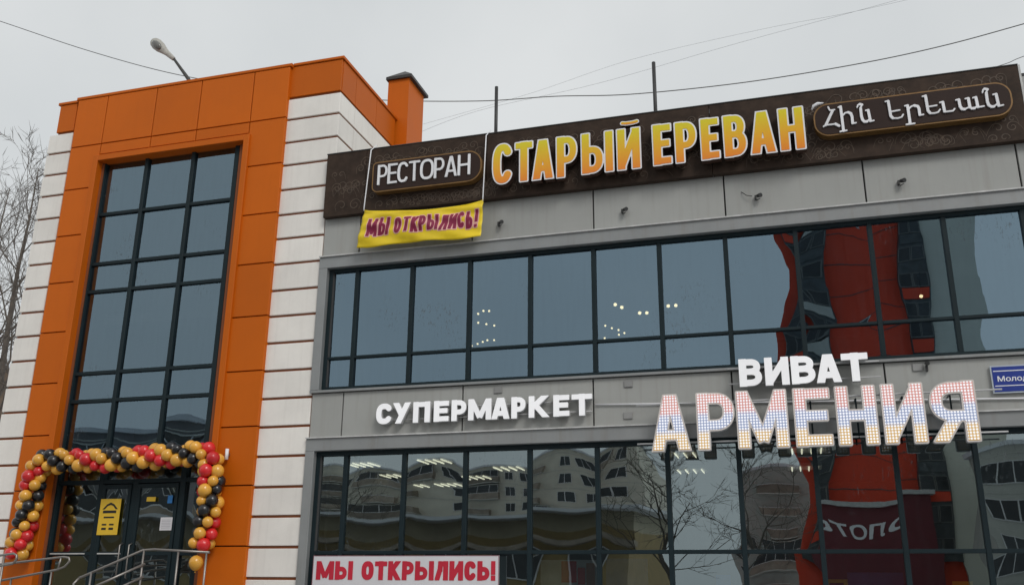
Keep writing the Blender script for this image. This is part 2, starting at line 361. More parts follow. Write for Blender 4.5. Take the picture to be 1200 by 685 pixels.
def letter(ch, x0, z0, x1, z1, yf, depth, s, mats, parent, rim=0, rimmat=None, bevel=0.0, name='letter', nsd=64, breve=None):
    """one letter as its own object: body + optional rim plate behind the face"""
    w, h = x1-x0, z1-z0
    key = (ch, round(w,3), round(h,3), s)
    if key not in _gc: _gc[key] = sdf(glyph(ch, w, h, s), w, h, s, nsd)
    xs, ys, D = _gc[key]
    me = solid(contours(xs, ys, D.copy(), 0), yf, depth, bevel); me.materials.append(mats[0])
    if len(mats) > 1:                            # returns (sides) in their own material
        me.materials.append(mats[1])
        for p in me.polygons:
            if p.normal.y > -.3: p.material_index = 1
    off = wloc(parent)
    o = link(name, me, parent, (x0-off.x, -off.y, z0-off.z))
    if rim > 0:
        m2 = solid(contours(xs, ys, D.copy(), rim), yf+.006, depth-.006, 0); m2.materials.append(rimmat[0])
        if len(rimmat) > 1:
            m2.materials.append(rimmat[1])
            for p in m2.polygons:
                if p.normal.y > -.3: p.material_index = 1
        link('letter_rim', m2, o)
    return o
def breve(x0, x1, z0, z1, yf, depth, s, mats, parent, rim=0, rimmat=None):
    w, h = x1-x0, z1-z0
    S = [([(s/2, h-s/2), (w*.3, h-s*.75), (w*.7, h-s*.7), (w-s/2, h-s*.4)], False, s/2)]
    xs, ys, D = sdf(S, w, h, s, 24, .5, False)
    me = solid(contours(xs, ys, D.copy(), 0), yf, depth); [me.materials.append(k) for k in mats[:1]]
    off = wloc(parent); o = link('letter_accent', me, parent, (x0-off.x, -off.y, z0-off.z))
    if rim:
        m2 = solid(contours(xs, ys, D.copy(), rim), yf+.006, depth-.006); m2.materials.append(rimmat[0])
        if len(rimmat) > 1:
            m2.materials.append(rimmat[1])
            for p in m2.polygons:
                if p.normal.y > -.3: p.material_index = 1
        link('letter_rim', m2, o)
def ftext(txt, x0, x1, z0, z1, yf, depth, m, parent, offset=0.0, name='lettering', fit='box'):
    """small lettering from the built-in typeface, fitted to a box"""
    cu = bpy.data.curves.new('tmp', 'FONT'); cu.body = txt; cu.size = 1; cu.extrude = .5; cu.offset = offset; cu.resolution_u = 3
    ob = bpy.data.objects.new('tmp', cu); me = bpy.data.meshes.new_from_object(ob)
    bpy.data.objects.remove(ob); bpy.data.curves.remove(cu)
    if len(me.vertices) == 0: return None
    co = np.array([v.co for v in me.vertices]); lo, hi = co.min(0), co.max(0)
    sx = (x1-x0)/(hi[0]-lo[0]); sz = (z1-z0)/(hi[1]-lo[1])
    off = wloc(parent)
    for v in me.vertices:
        c = v.co; v.co = ((c.x-lo[0])*sx, (0 if c.z > 0 else depth), (c.y-lo[1])*sz)
    me.flip_normals() if False else None
    me.materials.append(m)
    return link(name, me, parent, (x0-off.x, yf-off.y, z0-off.z))

# ------------------------------------------------------------------ ground
bm = bmesh.new(); abox(bm, -600, 600, -600, 600, -.5, 0); g = mesh_bm('ground', bm, snow); g['kind'] = 'structure'
bm = bmesh.new(); abox(bm, -400, 400, -33, -22, -.3, .004); g = mesh_bm('road', bm, asphalt); g['kind'] = 'structure'
for y in (-33.3, -22): 
    bm = bmesh.new(); abox(bm, -400, 400, y, y+.3, -.3, .14); g = mesh_bm('kerb', bm, concrete); g['kind'] = 'structure'
bm = bmesh.new(); abox(bm, -60, 60, -19, -2.6, -.3, .012); g = mesh_bm('pavement', bm, mat('slushy paving', (.22, .22, .22), .7, var=.4, scale=.5, bump=.4, bscale=6)); g['kind'] = 'structure'

# ------------------------------------------------------------------ the building
XR = 12.0          # the wing goes on past the right edge of the photograph
B = empty('retail_building', (-2, 0, 0), 'two storey shop building with orange entrance tower, white banded corners and ribbon glazing', 'building')
# --- solid body behind the cladding
bm = bmesh.new()
for a in ((-15.15,-13.63,.035,14,0,11.08), (-14.99,-13.63,.036,13.9,11.07,11.78), (-10.33,-8.145,.035,2.60,0,11.78), (-13.63,-10.33,.3,2.6,10.36,11.78), (-15.05,-8.30,2.6,14,0,9.3), (-13.63,-10.33,2.2,2.5,0,10.3)):
    abox(bm, *a)
mesh_bm('tower_wall', bm, orange_gap, B)
bm = bmesh.new()
for a in ((-8.18,XR,.08,.35,7.42,9.6), (-8.18,XR,.08,.35,4.02,4.98), (-8.18,XR,.08,.35,0,.5), (-8.18,-8.02,.08,.35,0,9.6)): abox(bm, *a)
mesh_bm('wing_wall', bm, darkgap, B)
bm = bmesh.new(); abox(bm, -8.18, XR, .35, 14, 9.3, 9.62); mesh_bm('roof', bm, concrete, B)
bm = bmesh.new(); abox(bm, -8.10, XR, .35, 8, 7.45, 7.6); abox(bm, -8.10, XR, .35, 8, 4.05, 4.9); abox(bm, -15, XR, .35, 14, 0.3, .45); abox(bm, -8.15, XR, 8, 8.2, .5, 9.3); abox(bm, XR-.2, XR, .35, 14, 0, 9.3)
abox(bm, -8.02, -7.96, .35, 8, .5, 7.45); abox(bm, -13.62, -10.34, 2.0, 2.1, .5, 10.3); abox(bm, -13.62, -13.56, .33, 2.0, .5, 10.3); abox(bm, -10.40, -10.34, .33, 2.0, .5, 10.3)
mesh_bm('interior_shell', bm, inner_m, B)
# --- orange tower cladding
G = .011
def panel(name, x0, x1, z0, z1, yf, m, th=.05, g=G):
    k = (15+yf)/15
    return box(name, x0*k+g, x1*k-g, yf, yf+th, 1.6+(z0-1.6)*k+g, 1.6+(z1-1.6)*k-g, m, B, .006)
YP = -.08
cols = [-14.56, -13.77, -12.51, -11.40, -10.14, -9.31]
for i in range(5): panel('orange_panel', cols[i], cols[i+1], 10.70, 11.86, YP, orange, .14)
for i in range(5): panel('orange_panel', cols[i], cols[i+1], 10.44 if 0 < i < 4 else 9.69, 10.70, YP, orange, .14)
zj = [9.69, 8.63, 7.59, 6.53, 5.47, 4.43, 3.37, 2.32, 1.25, .2]
for a, b in zip(zj[:-1], zj[1:]):
    panel('orange_panel', -10.14, -9.31, b, a, YP, orange, .14)
    panel('orange_panel', -14.56, -13.90, b, a, YP, orange, .14)
panel('orange_panel', -15.03, -14.56, 11.12, 11.80, 0, orange, .06)
panel('orange_panel', -9.31, -8.12, 11.12, 11.84, 0, orange, .06)
# parapet capping
k = (15+YP)/15
box('parapet_cap', -14.60*k, -9.28*k, YP-.012, .3, 1.6+(11.86-1.6)*k, 1.6+(11.93-1.6)*k, orange, B, .01)
box('parapet_cap', -15.07, -14.60*k, -.025, .3, 11.80, 11.86, orange, B, .008)
box('parapet_cap', -9.28*k, -8.09, -.025, .3, 11.84, 11.90, orange, B, .008)
box('parapet_cap', -8.42, -8.09, .3, 2.72, 11.84, 11.90, orange, B)
# casing round the tall window: a proud box frame with deep reveals
YC = -.13; YG = .07
cx0, cz1 = P(-13.93, 10.44, YC); cx1, _ = P(-10.12, 0, YC); 
ix0, iz1 = cx0+.13, cz1-.13; ix1 = cx1-.13
bm = bmesh.new()
abox(bm, cx0, ix0, YC, YG+.1, .2, cz1, .008); abox(bm, ix1, cx1, YC, YG+.1, .2, cz1, .008); abox(bm, ix0, ix1, YC, YG+.1, iz1, cz1, .008)
mesh_bm('window_casing', bm, orange, B)
# white banded corners
zw = [11.10, 10.62, 10.11, 9.61, 9.08, 8.55, 8.05, 7.53, 7.00, 6.49, 5.97, 5.44, 4.92, 4.40, 3.87, 3.33, 2.82, 2.30, 1.78, 1.26, .74, .22]
for a, b in zip(zw[:-1], zw[1:]):
    rx = -8.12 if b > 9.3 else -8.27
    box('white_panel', -9.31+.0, rx, 0, .07, b+.024, a-.024, white, B, .008)
    box('white_panel', -15.18, -14.565, 0, .07, b+.024, a-.024, white, B, .008)
    if b > 9.2:
        for y0, y1 in ((.072, .66), (.672, 2.66)): box('white_panel', -8.18, -8.12, y0, y1, b+.024, a-.024, white, B)
    box('white_panel', -15.18, -15.12, .072, 3.0, b+.024, a-.024, white, B)
for y0, y1 in ((.06, .65), (.662, 1.65), (1.662, 2.66)): box('orange_panel', -8.18, -8.12, y0, y1, 11.13, 11.83, orange, B)
# chimney
bm = bmesh.new(); abox(bm, -8.37, -7.85, 2.72, 3.62, 9.6, 12.90); ch = mesh_bm('chimney', bm, orange, B)
bm = bmesh.new()
x0, x1, y0, y1 = -8.41, -7.77, 2.66, 3.72
v = [bm.verts.new(c) for c in ((x0,y0,12.90),(x1,y0,12.90),(x1,y1,12.90),(x0,y1,12.90),(x0,y0,12.97),(x1,y0,12.97),(x1,y1,12.97),(x0,y1,12.97),((x0+x1)/2,3.0,13.27),((x0+x1)/2,3.34,13.27))]
for f in ((3,2,1,0),(0,1,5,4),(1,2,6,5),(2,3,7,6),(3,0,4,7),(4,5,8),(5,6,9,8),(6,7,9),(7,4,8,9)): bm.faces.new([v[i] for i in f])
mesh_bm('chimney_cap', bm, mat('dark sheet metal', (.035, .032, .03), .5), ch)

# --- grey cladding of the wing
gj = [-8.26, -7.50, -5.27, -3.03, -.78, 1.44, 3.70, 5.95, 8.2, 10.4, XR]
for a, b in zip(gj[:-1], gj[1:]):
    box('grey_panel', a+.012, b-.012, 0, .06, 7.60, 9.5, grey, B, .006)
gj2 = [-8.26, -7.63, -5.37, -3.09, -.85, 1.42, 3.68, 5.95, 8.2, 10.4, XR]
for a, b in zip(gj2[:-1], gj2[1:]):
    box('grey_panel', a+.012, b-.012, 0, .06, 4.16, 4.965, grey, B, .006)
    box('grey_panel', a+.012, b-.012, 0, .06, .02, .58, grey, B, .006)
# sheet metal surrounds of the two ribbons
for z0, z1 in ((5.02, 7.34), (.60, 3.93)):
    bm = bmesh.new(); yf = -.05
    zt = z1 + .22
    abox(bm, -8.28, XR, yf, .10, z1, zt, .006)
    abox(bm, -8.28, -8.11, yf, .10, z0, z1, .006)
    mesh_bm('window_surround', bm, greylt, B)
    box('drip_edge', -8.28, XR, yf-.035, .10, zt, zt+.022, whtedge, B)
    bm = bmesh.new(); abox(bm, -8.28, XR, -.06, .10, z0-.045, z0-.004); mesh_bm('window_sill', bm, greylt if z0 > 2 else darkgap, B)

# ------------------------------------------------------------------ glazing
NG = 5
pane_cache = {}; prn = random.Random(4)
def pane_mesh(w, h, a, m):
    key = (round(w,3), round(h,3), round(a,4), m.name)
    if key in pane_cache: return pane_cache[key]
    bm = bmesh.new(); vs = []
    for j in range(NG+1):
        for i in range(NG+1):
            u, v = -1+2*i/NG, -1+2*j/NG
            vs.append(bm.verts.new((u*w/2, a*(1-u*u)*(1-v*v), v*h/2)))
    for j in range(NG):
        for i in range(NG):
            q = j*(NG+1)+i; bm.faces.new((vs[q], vs[q+1], vs[q+NG+2], vs[q+NG+1]))
    me = bpy.data.meshes.new('pane'); bm.to_mesh(me); bm.free(); me.materials.append(m)
    me.shade_smooth()
    # exact normals of the bow, so that the mirror image bends smoothly
    nn = []
    for vtx in me.vertices:
        u, v = vtx.co.x/(w/2), vtx.co.z/(h/2)
        nn.append(Vector((a*(-2*u)*(1-v*v)/(w/2), -1, a*(-2*v)*(1-u*u)/(h/2))).normalized())
    me.normals_split_custom_set_from_vertices(nn)
    pane_cache[key] = me; return me
def curtain(name, xs, zs, Y, m, mw, tw, bow, outer=.10, skip=None, x_end=None):
    """xs, zs: mullion and transom centre lines measured on the facade plane; Y: depth of the frame's front"""
    f = lambda x: P(x, 0, Y)[0]; gz = lambda z: P(0, z, Y)[1]
    X = [f(x) for x in xs]; Z = [gz(z) for z in zs]
    bm = bmesh.new(); x0, x1, z0, z1 = X[0], X[-1], Z[0], Z[-1]
    abox(bm, x0-.02, x0+outer, Y-.01, Y+.14, z0, z1, .004); abox(bm, x1-outer, x1+.02, Y-.01, Y+.14, z0, z1, .004)
    abox(bm, x0+outer, x1-outer, Y-.01, Y+.14, z1-outer*.8, z1+.05, .004); abox(bm, x0+outer, x1-outer, Y-.01, Y+.14, z0-.02, z0+outer*.5, .004)
    fr = mesh_bm(name, bm, dark, B)
    lo = lambda i: (X[i]+outer) if i == 0 else X[i]+mw/2
    hi = lambda i: (X[i+1]-outer) if i+1 == len(X)-1 else X[i+1]-mw/2
    for i in range(1, len(X)-1):
        segs = [(z0+outer*.5, z1-outer*.8)]
        for a, b in segs: box('mullion', X[i]-mw/2, X[i]+mw/2, Y, Y+.12, a, b, dark, fr, .006)
    for j in range(1, len(Z)-1):
        for i in range(len(X)-1):
            box('transom', lo(i), hi(i), Y+.006, Y+.11, Z[j]-tw/2, Z[j]+tw/2, dark, fr, .005)
    for j in range(len(Z)-1):
        for i in range(len(X)-1):
            if skip and skip(i, j): continue
            a, b = lo(i), hi(i); c = Z[j] + (outer*.5 if j == 0 else tw/2); d = Z[j+1] - (outer*.8 if j == len(Z)-2 else tw/2)
            hh = d-c; ww = b-a
            aa = bow * min(1, hh/1.5) * min(1, ww/1.0) * (.7, 1.0, 1.3)[(i*7+j*3) % 3]
            p = link('pane', pane_mesh(b-a-.0, d-c, aa, m), fr)
            o = wloc(fr); p.location = ((a+b)/2-o.x, Y+.055-o.y, (c+d)/2-o.z); p.rotation_euler = (math.radians(prn.uniform(-.22,.22)), 0, math.radians(prn.uniform(-.25,.25)))
    return fr
mux = [-8.11, -7.51, -6.41, -5.30, -4.18, -3.05, -1.92, -.82, .30, 1.44, 2.525, 3.645, 4.76, 5.88, 7.0, 8.1, 9.2, 10.3, 11.4]
curtain('ribbon_window', mux, [5.02, 5.61, 7.34], .07, glass_up, .075, .05, .0025, outer=.11)
curtain('shop_window', mux, [.60, 2.205, 3.93], .07, glass_lo, .075, .06, .0024, outer=.11)
tw_x = [-13.62, -12.53, -11.40, -10.33]
curtain('tower_window', tw_x, [3.97, 5.07, 5.63, 7.33, 7.93, 9.03, 10.26], YG, glass_tw, .085, .07, .003, outer=.08)
# entrance: frame, side light, two leaves
f = lambda x: P(x, 0, YG)[0]; gz = lambda z: P(0, z, YG)[1]
bm = bmesh.new()
for a in ((f(-13.64), f(-13.52), .95, gz(3.93)), (f(-12.60), f(-12.49), .95, gz(3.93)), (f(-11.84), f(-11.72), .95, gz(3.46)), (f(-10.82), f(-10.70), .95, gz(3.93)), (f(-10.40), f(-10.30), .95, gz(3.93))):
    abox(bm, a[0], a[1], YG, YG+.12, a[2], a[3], .005)
for x0, x1 in ((-13.52, -12.60), (-12.49, -11.84), (-11.72, -10.82), (-10.70, -10.40)):
    abox(bm, f(x0), f(x1), YG+.004, YG+.11, gz(3.46), gz(3.54), .004)
abox(bm, f(-11.84), f(-11.72), YG+.004, YG+.11, gz(3.46), gz(3.54), .004)
abox(bm, f(-12.49), f(-10.82), YG+.004, YG+.11, gz(3.85), gz(3.93), .004); abox(bm, f(-13.52), f(-12.60), YG+.004, YG+.11, gz(3.85), gz(3.93), .004)
en = mesh_bm('entrance_frame', bm, dark, B)
def epane(x0, x1, z0, z1, par, nm='pane', a=.004):
    p = link(nm, pane_mesh(f(x1)-f(x0), z1-z0, a, glass_lo), par); o = wloc(par)
    p.location = ((f(x0)+f(x1))/2-o.x, YG+.07-o.y, (z0+z1)/2-o.z); return p
zt = gz(2.20)
for x0, x1 in ((-13.52, -12.60), (-10.70, -10.40)):
    box('transom', f(x0), f(x1), YG+.004, YG+.1, zt-.035, zt+.035, dark, en, .005)
    epane(x0, x1, zt+.035, gz(3.46), en); epane(x0, x1, .97, zt-.035, en); epane(x0, x1, gz(3.54), gz(3.85), en, a=.001)
epane(-12.49, -10.82, gz(3.54), gz(3.85), en, a=.001)
for x0, x1, hs in ((-12.49, -11.84, 1), (-11.72, -10.82, -1)):
    bm = bmesh.new(); s_ = .075
    abox(bm, f(x0)+.008, f(x0)+s_, YG-.02, YG+.04, 1.0, gz(3.44), .005); abox(bm, f(x1)-s_, f(x1)-.008, YG-.02, YG+.04, 1.0, gz(3.44), .005)
    abox(bm, f(x0)+s_, f(x1)-s_, YG-.02, YG+.04, gz(3.44)-s_, gz(3.44), .005); abox(bm, f(x0)+s_, f(x1)-s_, YG-.02, YG+.04, 1.0, 1.2, .005)
    abox(bm, f(x0)+s_, f(x1)-s_, YG-.02, YG+.04, zt-.035, zt+.035, .005)
    dr = mesh_bm('door', bm, dark, B)
    for z0, z1 in ((zt+.035, gz(3.44)-s_), (1.2, zt-.035)):
        p = link('door_pane', pane_mesh(f(x1)-f(x0)-2*s_, z1-z0, .003, glass_lo), dr); p.location = ((f(x0)+f(x1))/2+2-(-2+2), YG+.01, (z0+z1)/2)
        p.location = Vector(((f(x0)+f(x1))/2, YG+.01, (z0+z1)/2)) - wloc(dr)
    bm = bmesh.new(); hx = f(x1)-.04 if hs > 0 else f(x0)+.04
    tube(bm, [(hx, YG-.02, 1.75), (hx, YG-.09, 1.78), (hx, YG-.09, 2.35), (hx, YG-.02, 2.38)], .014, 6); mesh_bm('handle', bm, steel, dr)
# pale strips added to paint the white glints on the lower transoms
for x0, x1 in ((-13.45, -12.68), (-12.40, -11.9)):
    box('glint_strip', f(x0), f(x1), YG-.035, YG-.021, zt-.012, zt+.010, whtedge, B)

# ------------------------------------------------------------------ porch, steps, rails
bm = bmesh.new(); abox(bm, -14.2, -8.7, -2.0, -.2, -.1, 1.0, .0)
for i in range(5): abox(bm, -11.8, -8.9, -2.0-.3*(i+1), -2.0-.3*i-.001, -.1, .833-.167*i)
porch = mesh_bm('porch', bm, mat('grey porch tile', (.28, .27, .26), .6, var=.2, scale=2)); tag(porch, 'raised grey entrance porch with five steps below the glass doors', 'porch')
def rail(label, paths, posts, r=.019):
    x0, y0, z0 = posts[0][0]
    t = empty('handrail', (x0, y0, z0), label, 'handrail')
    for pts in paths:
        bm = bmesh.new(); tube(bm, pts, r, 8); mesh_bm('rail', bm, steel, t)
    for a, b in posts:
        bm = bmesh.new(); tube(bm, [a, b], r*.85, 8); mesh_bm('post', bm, steel, t)
yr = -1.6
rail('steel stair handrail on the porch in front of the right door leaf',
     [[(-10.75,-2.35,1.74), (-10.22,yr,2.19), (-10.0,yr,2.20), (-8.98,yr,2.15)],
      [(-10.66,-2.2,1.58), (-10.15,yr+.0,1.98)], [(-10.66,-2.2,1.38), (-10.15,yr,1.78)], [(-10.15,yr,1.60), (-9.03,yr,1.60)],
      [(-10.75,-2.35,1.74), (-10.79,-2.40,1.66), (-10.78,-2.4,.4)]],
     [((-10.20,yr,1.0),(-10.20,yr,2.19)), ((-9.55,yr,1.0),(-9.55,yr,2.17)), ((-9.03,yr,1.0),(-9.03,yr,2.15)), ((-10.62,-2.25,.6),(-10.62,-2.25,1.83))])
rail('steel double ramp handrail at the left edge, its end bent in a loop',
     [[(-14.4,yr,1.80), (-13.03,yr,1.965), (-11.75,yr,2.085), (-11.64,yr,2.07), (-11.62,yr,2.02), (-11.70,yr,1.93), (-11.85,yr,1.88), (-12.98,yr,1.70), (-14.4,yr,1.5)]],
     [((-11.95,yr,1.0),(-11.95,yr,1.87)), ((-12.75,yr,1.0),(-12.75,yr,1.74)), ((-11.83,yr,1.88),(-11.80,yr,2.075))])
rail('short steel handrail at the far left edge, nearer the camera than the ramp rail',
     [[(-14.2,-1.9,1.98), (-12.85,-1.9,2.09), (-12.50,-1.9,2.13), (-12.43,-1.9,2.10), (-12.42,-1.9,2.03), (-12.48,-1.9,1.97), (-13.2,-1.9,1.86), (-14.2,-1.9,1.72)]],
     [((-12.68,-1.9,.9),(-12.68,-1.9,2.11)), ((-13.6,-1.9,.9),(-13.6,-1.9,2.03))])

# ------------------------------------------------------------------ brown restaurant sign on the parapet
YS = -.14
k = (15+YS)/15
def SX(x): return x*k
def SZ(z): return 1.6+(z-1.6)*k
sign = empty('restaurant_sign', (-2.2, YS, SZ(8.40)), 'long dark brown roof edge sign box carrying the restaurant name in yellow letters', 'sign')
# backing in separate panels with hairline joints
sj = [-8.31, -7.46, -5.02, -.95, 3.93]
for a, b in zip(sj[:-1], sj[1:]):
    box('sign_panel', SX(a)+.004, SX(b)-.004, YS, YS+.12, SZ(8.40), SZ(9.72), brown, sign, .006)
box('sign_return', SX(3.93), SX(3.93)+.03, YS, .1, SZ(8.40), SZ(9.72), whtedge, sign)
box('sign_cap', SX(-8.31), SX(3.93), YS-.012, YS+.14, SZ(9.72), SZ(9.735), darkgap, sign)
for i in range(14):
    bm = bmesh.new(); x = -7.9+i*.9; tube(bm, [(x,-.02,9.55), (x,.6,9.35)], .02, 6); mesh_bm('sign_bracket', bm, dark, sign)
# scroll ornaments (flat print, a hair proud)
rnd = random.Random(3)
def ribbon(bm, pts, wd, y):
    n = len(pts); vs = []
    for i in range(n):
        a, b = pts[max(0,i-1)], pts[min(n-1,i+1)]; dx, dz = b[0]-a[0], b[1]-a[1]; l = math.hypot(dx,dz) or 1
        q = wd*(.35+.65*math.sin(PI*i/(n-1))); vs.append((bm.verts.new((pts[i][0]-dz/l*q, y, pts[i][1]+dx/l*q)), bm.verts.new((pts[i][0]+dz/l*q, y, pts[i][1]-dx/l*q))))
    for i in range(n-1): bm.faces.new((vs[i][0], vs[i][1], vs[i+1][1], vs[i+1][0]))
bm = bmesh.new(); cnt = 0
def scroll(cx, cz, r, turns, a0, sgn, tail):
    pts = []
    for i in range(26):
        t = i/25; a = a0 + sgn*turns*2*PI*t; q = r*(1-.85*t); pts.append((cx+q*math.cos(a), cz+q*math.sin(a)))
    a = a0; t0 = (cx+r*math.cos(a)+tail*math.sin(a)*sgn, cz+r*math.sin(a)-tail*math.cos(a)*sgn*.6)
    return [t0, ((t0[0]+pts[0][0])/2, (t0[1]+pts[0][1])/2+.02)] + pts
zlo, zhi = SZ(8.45), SZ(9.67)
for i in range(150):
    x = rnd.uniform(-8.2, 3.8)
    if -7.2 < x < -5.0: z = rnd.choice((rnd.uniform(9.33, 9.55), rnd.uniform(8.46, 8.62)))
    elif .8 < x < 3.6: z = rnd.choice((rnd.uniform(9.36, 9.55), rnd.uniform(8.46, 8.66)))
    else: z = rnd.uniform(8.52, 9.52)
    r = rnd.uniform(.05, .13)
    for s2 in (1, -1):
        pts = [(SX(a), SZ(b)) for a, b in scroll(x+s2*r*1.1, z, r, rnd.uniform(.8, 1.5), rnd.uniform(-.5, .5)+ (0 if s2 > 0 else PI), s2, rnd.uniform(.1, .3))]
        pts = [(min(max(a, SX(-8.28)), SX(3.9)), min(max(b, zlo), zhi)) for a, b in pts]
        ribbon(bm, pts, .008, YS-.002-cnt*.00002); cnt += 1
orn = mesh_bm('scroll_ornament', bm, ornm, sign); orn['kind'] = 'stuff'

# big yellow letters
YL = -.36
def LX(x): return x   # boxes below were already measured at their own depth
big = [('С',-4.79,-4.40,8.50,9.30),('Т',-4.37,-4.03,8.50,9.29),('А',-4.06,-3.64,8.50,9.28),('Р',-3.61,-3.22,8.49,9.29),('Ы',-3.16,-2.58,8.50,9.29),('Й',-2.53,-2.11,8.50,9.29),
       ('Е',-1.91,-1.58,8.51,9.29),('Р',-1.53,-1.15,8.51,9.28),('Е',-1.10,-.78,8.51,9.29),('В',-.72,-.33,8.51,9.29),('А',-.30,.14,8.51,9.29),('Н',.18,.59,8.51,9.29)]
for ch_, a, b, c, d in big:
    rr = .018
    letter(ch_, a+rr, c+rr, b-rr, d-rr, YL, .14, .128, [letter_yel], sign, rim=.026, rimmat=[whiteletter, lettside], nsd=72)
breve(-2.44, -2.14, 9.345, 9.415, YL, .12, .045, [letter_yel], sign, .018, [whiteletter, lettside])
# rounded plates
def rrect(x0, x1, z0, z1, r4, n=8):
    pts = []
    for (cx, cz, r), a0 in zip(((x1-r4[1], z1-r4[1], r4[1]), (x0+r4[0], z1-r4[0], r4[0]), (x0+r4[3], z0+r4[3], r4[3]), (x1-r4[2], z0+r4[2], r4[2])), (0, 90, 180, 270)):
        for i in range(n+1):
            a = math.radians(a0+90*i/n); pts.append((cx+r*math.cos(a), cz+r*math.sin(a)))
    return pts
def plate(name, x0, x1, z0, z1, r4, yf, depth, par):
    me = solid([rrect(x0, x1, z0, z1, r4)], yf, depth); me.materials.append(goldrim); o = wloc(par)
    p = link(name, me, par, -o)
    q = .025; me = solid([rrect(x0+q, x1-q, z0+q, z1-q, [r-q for r in r4])], yf-.008, .012); me.materials.append(brownplate); link('plate_face', me, p)
    return p
YT = -.30
s1 = empty('restaurant_plate', (-6.1, YT, 8.66), 'small brown rounded plate with thin white capitals on the left of the roof sign', 'sign')
plate('plate_body', -7.17, -5.01, 8.655, 9.27, (.09, .27, .27, .12), YT, .15, s1)
wd = [('Р',.20),('Е',.19),('С',.22),('Т',.22),('О',.27),('Р',.20),('А',.25),('Н',.24)]
tot = sum(a for _, a in wd); gap = (1.83-tot)/7; x = -7.05
for c_, a in wd:
    letter(c_, x, 8.785, x+a, 9.19, YT-.034, .025, .046, [whiteletter], s1, nsd=48); x += a+gap
s2 = empty('armenian_plate', (2.2, YT, 8.71), 'gold edged plate with white Armenian lettering at the right end of the roof sign', 'sign')
plate('plate_body', .745, 3.70, 8.715, 9.30, (.24, .24, .24, .24), YT, .16, s2)
K, t_ = 6.2, 3.6            # heavy and light stroke half widths, in the survey units used below
arm = [  # the nine letters of the two Armenian words: strokes (heavy?, points)
 [(0,[(146,299),(156,317),(180,313)]),(1,[(170,318),(134,394)]),(0,[(122,402),(134,394),(188,388)]),(1,[(186,388),(204,398)])],
 [(1,[(212,297),(228,424)]),(0,[(200,300),(215,296)]),(0,[(210,428),(245,422)]),(0,[(222,345),(236,330),(252,326)]),(1,[(252,327),(266,332),(273,350),(276,384)]),(0,[(276,385),(294,382)])],
 [(0,[(300,300),(304,288),(314,283)]),(1,[(314,284),(325,287)]),(1,[(318,305),(322,345),(328,366)]),(0,[(316,306),(324,290)]),(1,[(328,366),(338,376),(352,375)]),(0,[(352,375),(366,362)]),(0,[(345,317),(360,313)]),(1,[(358,316),(370,372)]),(0,[(370,373),(388,370)])],
 [(0,[(449,270),(464,266)]),(1,[(464,268),(477,345),(488,357)]),(0,[(488,358),(515,358),(535,352),(543,338)]),(0,[(474,324),(524,315)])],
 [(0,[(552,293),(568,289)]),(1,[(566,291),(580,386)]),(0,[(560,391),(604,385)]),(0,[(572,310),(585,296),(602,290)]),(1,[(602,291),(620,295),(627,308),(631,340)]),(0,[(631,342),(650,338)])],
 [(0,[(645,243),(661,239)]),(1,[(661,240),(674,318),(686,331)]),(0,[(686,332),(710,331),(728,326),(738,312)]),(0,[(672,298),(720,290)])],
 [(0,[(737,275),(753,271)]),(1,[(752,273),(762,322)]),(0,[(762,324),(806,319),(815,308)])],
 [(0,[(822,262),(838,258)]),(1,[(837,260),(844,296),(854,309),(868,310)]),(0,[(868,310),(886,302)]),(0,[(872,255),(888,251)]),(1,[(887,253),(896,300)]),(0,[(896,298),(906,306)]),(1,[(906,306),(920,305)]),(0,[(920,305),(935,294)]),(0,[(912,250),(928,246)]),(1,[(927,248),(938,298)]),(0,[(938,300),(970,294)])],
 [(0,[(962,222),(965,208),(974,202)]),(1,[(974,203),(988,206)]),(1,[(982,224),(988,270),(995,288)]),(0,[(980,226),(988,208)]),(1,[(995,288),(1008,297),(1022,296)]),(0,[(1022,296),(1038,284)]),(0,[(1018,233),(1036,229)]),(1,[(1034,231),(1048,292)]),(0,[(1048,293),(1072,288)])]]
for strokes in arm:
    Sx = []
    for hv, pts in strokes:
        W_ = [at(938+a/4.508, 59+b/4.508, YT-.035) for a, b in pts]
        Sx.append(([(p_.x, p_.z) for p_ in W_], False, (K if hv else t_)*.00335))
    mx_ = min(p_[0] for a in Sx for p_ in a[0]); mz_ = min(p_[1] for a in Sx for p_ in a[0])
    Sx = [([(p_[0]-mx_, p_[1]-mz_) for p_ in a[0]], a[1], a[2]) for a in Sx]
    w_ = max(p_[0] for a in Sx for p_ in a[0]); h_ = max(p_[1] for a in Sx for p_ in a[0])
    xs, ys, D = sdf(Sx, w_, h_, .03, 56, .14, False)
    me = solid(contours(xs, ys, D, 0), YT-.035, .026); me.materials.append(whiteletter); o_ = wloc(s2)
    link('letter', me, s2, (mx_-o_.x, -o_.y, mz_-o_.z))
# bright bent lip at the plate's upper left corner
bm = bmesh.new(); tube(bm, [(.73, YT-.02, 9.21), (.76, YT-.03, 9.27), (.83, YT-.03, 9.305), (.92, YT-.02, 9.31)], [.012,.026,.028,.01], 6); mesh_bm('bent_lip', bm, whiteletter, s2)

